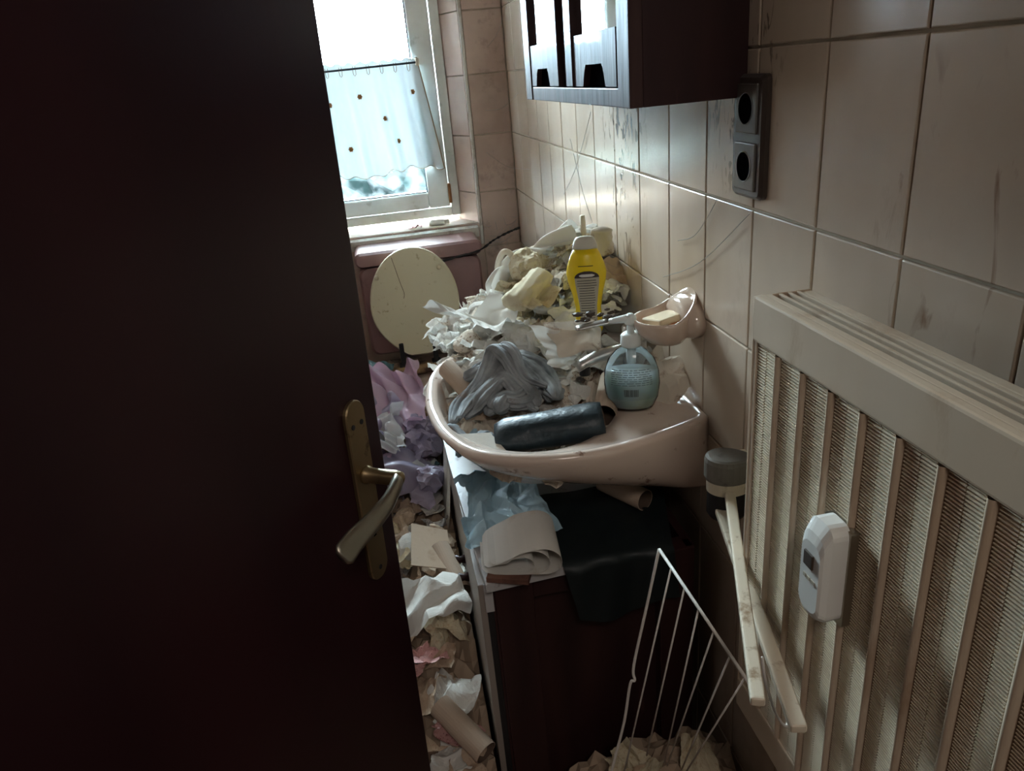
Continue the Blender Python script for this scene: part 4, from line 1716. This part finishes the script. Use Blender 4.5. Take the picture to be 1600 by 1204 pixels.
# pieces on the heap behind the basin
cnt = 0
tries = 0
placed = []
while cnt < 175 and tries < 9000:
    tries += 1
    x = rg_.uniform(-.46, -.02)
    y = rg_.uniform(.60, 1.30)
    d = math.hypot(x + .03, y - 1.0)
    if d > .43 or x < -.405 or (y > 1.05 and d > .36):
        continue
    if y < .66 and x > -.12:
        continue
    z = upper_h(x, y)
    if y > 1.1:
        z -= (y - 1.1)
    size = rg_.uniform(.06, .115)
    if any((x - a) ** 2 + (y - b) ** 2 < (.024) ** 2 for a, b in placed):
        continue
    # stay clear of bottle, tap, soap dish
    if (x + .115) ** 2 + (y - .735) ** 2 < .05 ** 2 or (abs(x + .11) < .09 and abs(y - .60) < .045):
        continue
    placed.append((x, y))
    yellowish = math.hypot(x + .17, y - .95) < .10 or y > 1.15
    rv = rg_.random()
    if yellowish and rv < .55:
        m, lb, gp = 'cream_paper', 'crumpled yellowed cream tissue on the heap behind the washbasin', 'yellowed tissues behind the basin'
    elif rv > .86:
        m, lb, gp = 'stained', 'crumpled brown-stained tissue on the heap behind the washbasin', 'stained tissues behind the basin'
    else:
        m, lb, gp = 'white_paper', 'crumpled white tissue on the heap behind the washbasin', 'white tissues behind the basin'
    if y < .70:
        pos_ = 'over the back rim of the washbasin near the tap' if x > -.22 else 'at the left rim of the washbasin'
    elif x < -.33:
        pos_ = 'on the left slope of the heap behind the washbasin'
    elif y > 1.02:
        pos_ = 'on the far crest of the heap behind the washbasin'
    elif x > -.10:
        pos_ = 'on the heap against the tiled wall, right of the yellow bottle'
    elif y > .86:
        pos_ = 'high on the heap behind the yellow bottle'
    else:
        pos_ = 'in the middle of the heap, left of the yellow bottle'
    lb = lb.replace('on the heap behind the washbasin', pos_)
    gp = gp + ', ' + pos_
    xx = min(x, -.5 * size - .002)
    scatter_piece('crumpled_tissue', m, (xx, y, z - size * .42), size, rg_, lb, 'tissue', gp, .9)
    cnt += 1
# pieces in the near part of the bowl
for i in range(26):
    a = rg_.uniform(0, 2 * PI)
    rr2 = math.sqrt(rg_.random())
    x = icx + (ax_ - .045) * rr2 * math.cos(a)
    y = .64 + (by_ - .045) * rr2 * math.sin(a)
    if y > .74:
        y = 1.3 - y
    size = rg_.uniform(.04, .065)
    m, lb, gp = rg_.choice([('stained', 'crumpled brown-stained tissue lying in the washbasin bowl', 'stained tissues in the basin'),
                            ('tan_paper', 'crumpled tan paper scrap lying in the washbasin bowl', 'tan paper scraps in the basin'),
                            ('white_paper', 'crumpled white tissue lying in the washbasin bowl', 'white tissues in the basin')])
    scatter_piece('crumpled_tissue', m, (x, y, .800 if y < .55 else .822), size, rg_, lb, 'tissue', gp, .8)

# floor pieces
cnt = 0
tries = 0
pl2 = []
while cnt < 230 and tries < 20000:
    tries += 1
    x = rg_.uniform(-.88, -.462)
    y = rg_.uniform(.12, 1.78)
    # the door leaf: keep behind it
    rel = Vector((x, y, 0)) - Vector((pc.x, pc.y, 0))
    if rel.dot(Nn) > -.10 and rel.dot(D) < .10:
        continue
    if any((x - a) ** 2 + (y - b) ** 2 < (.036) ** 2 for a, b in pl2):
        continue
    if y > 1.33 and x > -.65:
        continue
    pl2.append((x, y))
    z = floor_h(x, y)
    size = rg_.uniform(.06, .125)
    rv = rg_.random()
    if y < .62:
        opts = [('pink_paper', 'crumpled pinkish stained paper on the near floor heap', 'pink stained papers on the floor', .5), ('tan_paper', 'crumpled tan paper on the near floor heap', 'tan papers near on the floor', .8), ('white_paper', 'crumpled white paper on the near floor heap', 'white papers near on the floor', 1)]
    elif y < 1.12:
        opts = [('cream_paper', 'crumpled cream paper in the middle of the floor heap', 'cream papers on the floor', .35), ('tan_paper', 'crumpled tan paper in the middle of the floor heap', 'tan papers mid floor', .7), ('white_paper', 'crumpled white paper in the middle of the floor heap', 'white papers mid floor', .85), ('grey_paper', 'crumpled grey paper in the middle of the floor heap', 'grey papers mid floor', 1)]
    else:
        opts = [('lavender', 'crumpled lavender plastic packaging on the far floor heap', 'lavender packaging on the floor', .4), ('pink_plastic', 'crumpled pink plastic packaging on the far floor heap', 'pink packaging on the floor', .7), ('blue_plastic', 'crumpled light blue plastic packaging on the far floor heap', 'blue packaging on the floor', .83), ('white_paper', 'crumpled white paper on the far floor heap', 'white papers far on the floor', .93), ('teal', 'crumpled dark teal plastic wrapper on the far floor heap', 'teal wrappers on the floor', 1)]
    for m, lb, gp, th in opts:
        if rv <= th:
            break
    nm = {'lavender': 'plastic_packaging', 'pink_plastic': 'plastic_packaging', 'blue_plastic': 'plastic_packaging', 'teal': 'plastic_wrapper'}.get(m, 'crumpled_paper')
    xx = min(x, -.432 - size * .5)
    xx = max(xx, XL + size * .55)
    scatter_piece(nm, m, (xx, y, z - size * .30), size, rg_, lb, 'packaging' if 'plastic' in nm else 'paper', gp, .9)
    cnt += 1
# packaging heaped round the front of the toilet
for i in range(46):
    x = rg_.uniform(-.72, -.475)
    y = rg_.uniform(1.02, 1.56)
    size = rg_.uniform(.07, .13)
    m, lb, gp = rg_.choice([('lavender', 'crumpled lavender plastic packaging heaped in front of the toilet', 'lavender packaging at the toilet'),
                            ('pink_plastic', 'crumpled pink plastic packaging heaped in front of the toilet', 'pink packaging at the toilet'),
                            ('lavender', 'crumpled lavender plastic packaging heaped in front of the toilet', 'lavender packaging at the toilet'),
                            ('blue_plastic', 'crumpled light blue plastic packaging heaped in front of the toilet', 'blue packaging at the toilet'),
                            ('clear_bag', 'crumpled milky plastic bag heaped in front of the toilet', 'milky bags at the toilet')])
    scatter_piece('plastic_packaging', m, (x, y, .42 + .04 * (y > 1.3) + rg_.uniform(0, .03)), size, rg_, lb, 'packaging', gp, .9)
# pieces in front of the cupboard under the rack
for i in range(20):
    x = rg_.uniform(-.27, -.07)
    y = rg_.uniform(.08, .29)
    size = rg_.uniform(.06, .10)
    m, lb, gp = rg_.choice([('tan_paper', 'crumpled tan paper under the white wire rack', 'tan papers under the rack'), ('cream_paper', 'crumpled cream paper under the white wire rack', 'cream papers under the rack')])
    scatter_piece('crumpled_paper', m, (x, y, .30 - .5 * math.hypot(x + .13, y - .22)), size, rg_, lb, 'paper', gp, .9)

# ---- distinct pieces
def rope_cloth(name, paths, m, label, seed):
    rs = np.random.RandomState(seed)
    bm = B()
    for (pts, r0) in paths:
        c = catmull(pts, 10)
        n = len(c)
        ph = rs.uniform(0, 6, 6)
        k1, k2 = rs.randint(3, 6), rs.randint(7, 12)
        tw = rs.uniform(-3, 3)
        prev = None
        rings = []
        for i, p in enumerate(c):
            f = i / (n - 1)
            a = c[max(i - 1, 0)]
            b = c[min(i + 1, n - 1)]
            t = (b - a).normalized()
            s = (t.cross(Vector((0, 0, 1))) if prev is None else prev - t * prev.dot(t)).normalized()
            prev = s
            q = t.cross(s)
            env = .35 + .65 * min(1, f / .12, (1 - f) / .12)
            ring = []
            for k in range(44):
                th = 2 * PI * k / 44
                rr = r0 * env * (.72 + .42 * abs(math.sin(k1 * .5 * th + ph[0] + tw * f)) ** .7 + .34 * abs(math.sin(k2 * .5 * th + ph[1] - tw * 1.4 * f)) + .14 * math.sin(9 * f + ph[2] + 2 * th) + .12 * abs(math.sin(17 * f + 3 * th + ph[3])))
                ring.append(p + (s * math.cos(th) * 1.15 + q * math.sin(th) * .8) * rr)
            rings.append(ring)
        loft(bm, rings)
    o = finish(name, bm, M[m], origin=paths[0][0][0], smooth=True)
    return tag(o, label, 'cloth')


_rc = random.Random(14)
_base = [
    [(-.418, .560, .852), (-.396, .615, .858), (-.357, .648, .872), (-.325, .682, .895), (-.308, .698, .922), (-.293, .668, .918), (-.278, .640, .888), (-.250, .612, .868)],
    [(-.385, .590, .848), (-.350, .625, .860), (-.318, .648, .878), (-.300, .655, .885), (-.275, .615, .862), (-.262, .580, .848)],
    [(-.300, .700, .895), (-.268, .700, .900), (-.240, .680, .885), (-.222, .650, .864), (-.225, .610, .850)],
    [(-.372, .700, .872), (-.340, .705, .885), (-.300, .690, .895)],
    [(-.345, .590, .852), (-.320, .610, .862), (-.290, .600, .858), (-.262, .640, .866)]]
_paths = []
for bp_ in _base:
    for q_ in range(3):
        off_ = Vector((_rc.uniform(-.012, .012), _rc.uniform(-.014, .014), _rc.uniform(-.006, .007)))
        _paths.append(([tuple(Vector(p_) + off_ + Vector((_rc.uniform(-.005, .005), _rc.uniform(-.005, .005), _rc.uniform(-.005, .005)))) for p_ in bp_], _rc.uniform(.007, .0125)))
rope_cloth('grey_cloth', _paths, 'grey_cloth', 'twisted wet grey cloth lying over the rubbish in the washbasin', 4)
rope_cloth('grey_cloth', [([(-.432, .560, .848), (-.415, .520, .840), (-.385, .500, .834), (-.360, .530, .838)], .011)], 'grey_cloth', 'narrow grey cloth end trailing down the left inside of the washbasin', 6)
roll('cardboard_tube', (-.405, .780, ZR + .012), (-.360, .672, ZR - .022), .020, 'cardboard', 'empty cardboard toilet roll tube leaning on the far left rim of the washbasin')
roll('cardboard_tube', (-.160, .498, ZR - .008), (-.110, .615, ZR + .006), .0215, 'cardboard', 'empty cardboard tube beside the soap dispenser, open end to the front')
roll('cardboard_tube', (-.098, .470, .684), (-.150, .560, .684), .020, 'cardboard', 'empty cardboard tube lying under the washbasin at the back of the cupboard top')

roll('cardboard_tube', (-.448, .355, .285), (-.52, .455, .318), .023, 'cardboard', 'nearest cardboard tube on the floor heap at the cupboard foot')
roll('cardboard_tube', (-.444, .64, .425), (-.475, .76, .46), .023, 'cardboard', 'dim cardboard tube on the floor heap halfway along the cupboard')
# folded cardboard flap in the bowl front
bm = B()
fl = [(-.424, .515), (-.392, .432), (-.330, .400), (-.362, .500)]
prism(bm, [(x, y, ZR - .026 + .018 * (1 if i in (0, 3) else 0)) for i, (x, y) in enumerate(fl)], 2, (0, 0, .0015))
tag(finish('cardboard_flap', bm, M['flap'], origin=(-.35, .45, ZR - .03)), 'flat cardboard piece tucked against the front inner rim of the washbasin', 'cardboard')
# black bag roll
br = thing('bag_roll', 'thick black-green roll of plastic bags lying across the front of the washbasin', 'bag roll', (-.25, .47, ZR - .02))
a, b = Vector((-.352, .498, ZR - .018)), Vector((-.172, .462, ZR + .004))
d = (b - a)
L_ = d.length
d.normalize()
s = d.cross(Vector((0, 0, 1))).normalized()
q = s.cross(d)
Mt = frame_M(a, s, q, d)
rings = []
rs = np.random.RandomState(12)
for i in range(22):
    f = i / 21
    r0 = .0325 * (1 - .25 * max(0, (.10 - f) / .10)) * (1 - .10 * max(0, (f - .92) / .08))
    rings.append([Mt @ Vector((r0 * 1.15 * (1 + .045 * abs(math.sin(2 * th + 3 * f + 1)) + .03 * math.sin(5 * th + 9 * f) + .03 * abs(math.sin(5 * th - 17 * f))) * math.cos(th), r0 * .92 * (1 + .03 * math.sin(4 * th + 6 * f)) * math.sin(th), f * L_)) for th in [2 * PI * k / 36 for k in range(36)]])
finish('wound_film', loft(B(), rings), M['black_film'], br, smooth=True)
bm = lathe(B(), [(.018, L_ - .001), (.019, L_ + .0015), (.011, L_ + .0015), (.0105, L_ - .012)], Mt, 28, cap=False)
tag(finish('roll_core', bm, M['tube_in'], br, smooth=True))
# blue wrapper and paper in front of bowl
hero_sheet('blue_wrapper', .07, .05, 31, 'blue_plastic', (-.405, .525, ZR - .045), (0.2, .1, .4), 'small blue printed wrapper at the left inside of the washbasin', 'wrapper', K=8, amp=.5, soft=0, n=18)
hero_sheet('blue_bag', .16, .22, 33, 'blue_plastic', (-.352, .575, .664), (0, 0, .25), 'crumpled light blue plastic bag squeezed between washbasin and cupboard top', 'plastic bag', K=14, amp=.45, soft=.0, n=44, zb=.6, tri=7, trif=(3, 12), tria=1.0)
# beige wrapper hanging on tap, dark debris on it
hero_sheet('paper_on_tap', .10, .07, 41, 'stained', (-.165, .640, ZR + .085), (.9, .1, .1), 'beige paper with dark scraps hung over the tap lever', 'paper', K=6, amp=.45, soft=.01, n=24)
hero_sheet('paper_drape', .06, .10, 44, 'white_paper', (-.205, .640, ZR + .06), (1.0, .2, .2), 'white tissue hanging down at the left of the tap spout', 'tissue', K=7, amp=.5, soft=.01, n=24)
hero_sheet('tissue_behind_dispenser', .10, .10, 47, 'stained', (-.052, .560, ZR + .0), (.7, -.3, .3), 'beige crumpled paper standing between the soap dispenser and the tiled wall', 'paper', K=8, amp=.5, soft=0, n=22)
bm = B()
for i in range(16):
    c = Vector((-.175 + .006 * i + rg_.uniform(-.006, .006), .618 + rg_.uniform(-.015, .02), ZR + .134 + rg_.uniform(-.004, .006)))
    bmesh.ops.create_icosphere(bm, subdivisions=1, radius=rg_.uniform(.004, .009), matrix=Matrix.Translation(c) @ Matrix.Diagonal((1.3, .9, .6, 1)))
tag(finish('dark_debris', bm, M['device_dark'], origin=(-.13, .62, ZR + .13)), 'dark brown crumbs of debris lying on the tap lever', 'debris', kind='stuff')
# yellowish rolled tissue
def wad(name, a, b, r, m, label, cat, seed, sq=.8):
    a, b = Vector(a), Vector(b)
    d = b - a
    L_ = d.length
    d.normalize()
    s = d.cross(Vector((0, 0, 1))).normalized()
    q = s.cross(d)
    Mt = frame_M(a, s, q, d)
    rs = np.random.RandomState(seed)
    ph = rs.uniform(0, 6, 8)
    rings = []
    for i in range(30):
        f = i / 29
        env = min(1, (f / .10 + .02) ** .5) * min(1, ((1 - f) / .10 + .02) ** .5)
        rings.append([Mt @ Vector((r * env * (1 + .10 * math.sin(3 * th + ph[0] + 4 * f) + .10 * abs(math.sin(4.5 * th + ph[1] + 7 * f)) + .13 * abs(math.sin(9 * f + 2 * th + ph[2])) + .10 * abs(math.sin(3.5 * th - 14 * f + ph[5])) + .05 * abs(math.sin(31 * f + 5 * th + ph[6]))) * math.cos(th),
                                   sq * r * env * (1 + .10 * math.sin(2 * th + ph[3] - 5 * f) + .12 * abs(math.sin(5 * th + ph[4] - 3 * f))) * math.sin(th), f * L_)) for th in [2 * PI * k / 40 for k in range(40)]])
    o = finish(name, loft(B(), rings), M[m], origin=a, smooth=True)
    return tag(o, label, cat)


wad('tissue_roll', (-.262, .812, .975), (-.165, .895, 1.012), .024, 'cream_paper', 'long yellowed wad of tissue left of the yellow bottle', 'tissue', 3)
hero_sheet('cream_tissue', .09, .07, 93, 'cream_paper', (-.20, .845, .965), (.2, -.2, .3), 'yellow-cream creased tissue under the long wad left of the yellow bottle', 'tissue', K=8, amp=.5, soft=0, n=20, tri=3, trif=(3, 6), tria=1.2)
# wooden stick and rolled paper on top of the heap
tag(finish('wooden_stick', tube(B(), [(-.058, .955, 1.04), (-.060, .953, 1.08), (-.062, .950, 1.115)], [.007, .0065, .0055], 12), M['painted'], origin=(-.058, .955, 1.04), smooth=True), 'short pale wooden stick poking up behind the yellow bottle', 'stick')
wad('paper_roll', (-.036, .890, 1.035), (-.040, .880, 1.10), .018, 'stained', 'crushed paper wad at the top of the heap against the tiles', 'paper', 8, .7)
hero_sheet('brown_wrapper', .05, .05, 52, 'tan_paper', (-.03, .86, 1.005), (.8, .2, .2), 'orange-brown wrapper right of the yellow bottle by the tiled wall', 'wrapper', K=5, amp=.4, soft=0, n=14)
# twisted brown strip sticking up at left of heap
tag(finish('twisted_strip', tube(B(), catmull([(-.245, 1.02, .955), (-.25, 1.01, 1.01), (-.235, 1.0, 1.045), (-.215, 1.0, 1.03), (-.205, 1.0, .96)], 6), [.007] * 25, 10), M['stained'], origin=(-.24, 1.0, .95), smooth=True), 'bent brown-stained paper strip arching up at the left of the heap', 'paper strip')
hero_sheet('long_white_cloth', .22, .10, 61, 'white_paper', (-.16, 1.0, 1.01), (.2, -.5, -.35), 'long white cloth folds running down the upper heap behind the basin', 'cloth', K=6, amp=.3, soft=.012, n=50, tri=3, trif=(6, 9), tria=1.5, along=1.4)
hero_sheet('long_white_cloth', .16, .10, 63, 'white_paper', (-.33, .86, .92), (.1, -.3, .4), 'white cloth draped over the heap edge left of the tap', 'cloth', K=8, amp=.5, soft=.01, n=44, tri=3, trif=(6, 9), tria=1.5, along=.4)
hero_sheet('rag', .05, .025, 97, 'pink_paper', (-.385, 2.135, .910), (0, 0, .2), 'small pinkish rag scrap beside the white tube on the window sill', 'rag', K=5, amp=.3, soft=.01, n=14)
# floor heap distinct
hero_sheet('lavender_sheet', .26, .18, 71, 'lavender', (-.56, 1.08, .445), (.1, .1, .5), 'smooth pale lavender plastic sheet on the floor heap beside the washbasin', 'plastic sheet', K=6, amp=.34, soft=.01, n=34, zb=.7, tri=2, trif=(2, 4), tria=.7)
hero_sheet('white_bag', .15, .15, 73, 'clear_bag', (-.60, 1.22, .50), (.2, .1, .2), 'crumpled milky white plastic bag on the floor heap left of the basin', 'plastic bag', K=11, amp=.55, soft=.012, n=40, tri=4, trif=(5, 10), tria=1.5)
hero_sheet('pink_bag', .28, .26, 75, 'pink_plastic', (-.56, 1.42, .52), (.1, -.1, .3), 'large translucent pink plastic bag beside the left rim of the washbasin', 'plastic bag', K=12, amp=.42, soft=.012, n=46, tri=4, trif=(5, 10), tria=1.5)
hero_sheet('purple_bag', .22, .16, 76, 'lavender', (-.62, 1.35, .52), (.2, .3, -.3), 'purple-blue plastic packaging beside the pink bag', 'packaging', K=12, amp=.42, soft=.006, n=40, tri=4, trif=(5, 10), tria=1.5)
for (x0, y0, z0, lb) in [(-.63, 1.60, .60, 'teal-black twisted plastic strip on the heap in front of the toilet, upper one'), (-.62, 1.52, .575, 'teal-black twisted plastic strip on the heap in front of the toilet, lower one')]:
    hero_sheet('plastic_strip', .20, .07, int(z0 * 1000), 'teal', (x0, y0, z0 - .02), (.2, .2, -.3), lb, 'plastic strip', K=6, amp=.35, soft=.02, n=34)
bm = B()
prism(bm, [(-.54, .70, .47), (-.455, .68, .455), (-.452, .80, .475), (-.53, .83, .49)], 2, (0, 0, .002))
tag(finish('cardboard_piece', bm, M['tan_paper'], origin=(-.5, .75, .47)), 'flat tan cardboard piece on the floor heap beside the cupboard', 'cardboard')
hero_sheet('white_paper_sheet', .12, .12, 84, 'white_paper', (-.515, .60, .425), (.2, .1, .3), 'large crinkled white paper on the floor heap by the door edge', 'paper', K=6, amp=.3, soft=.0, n=16)
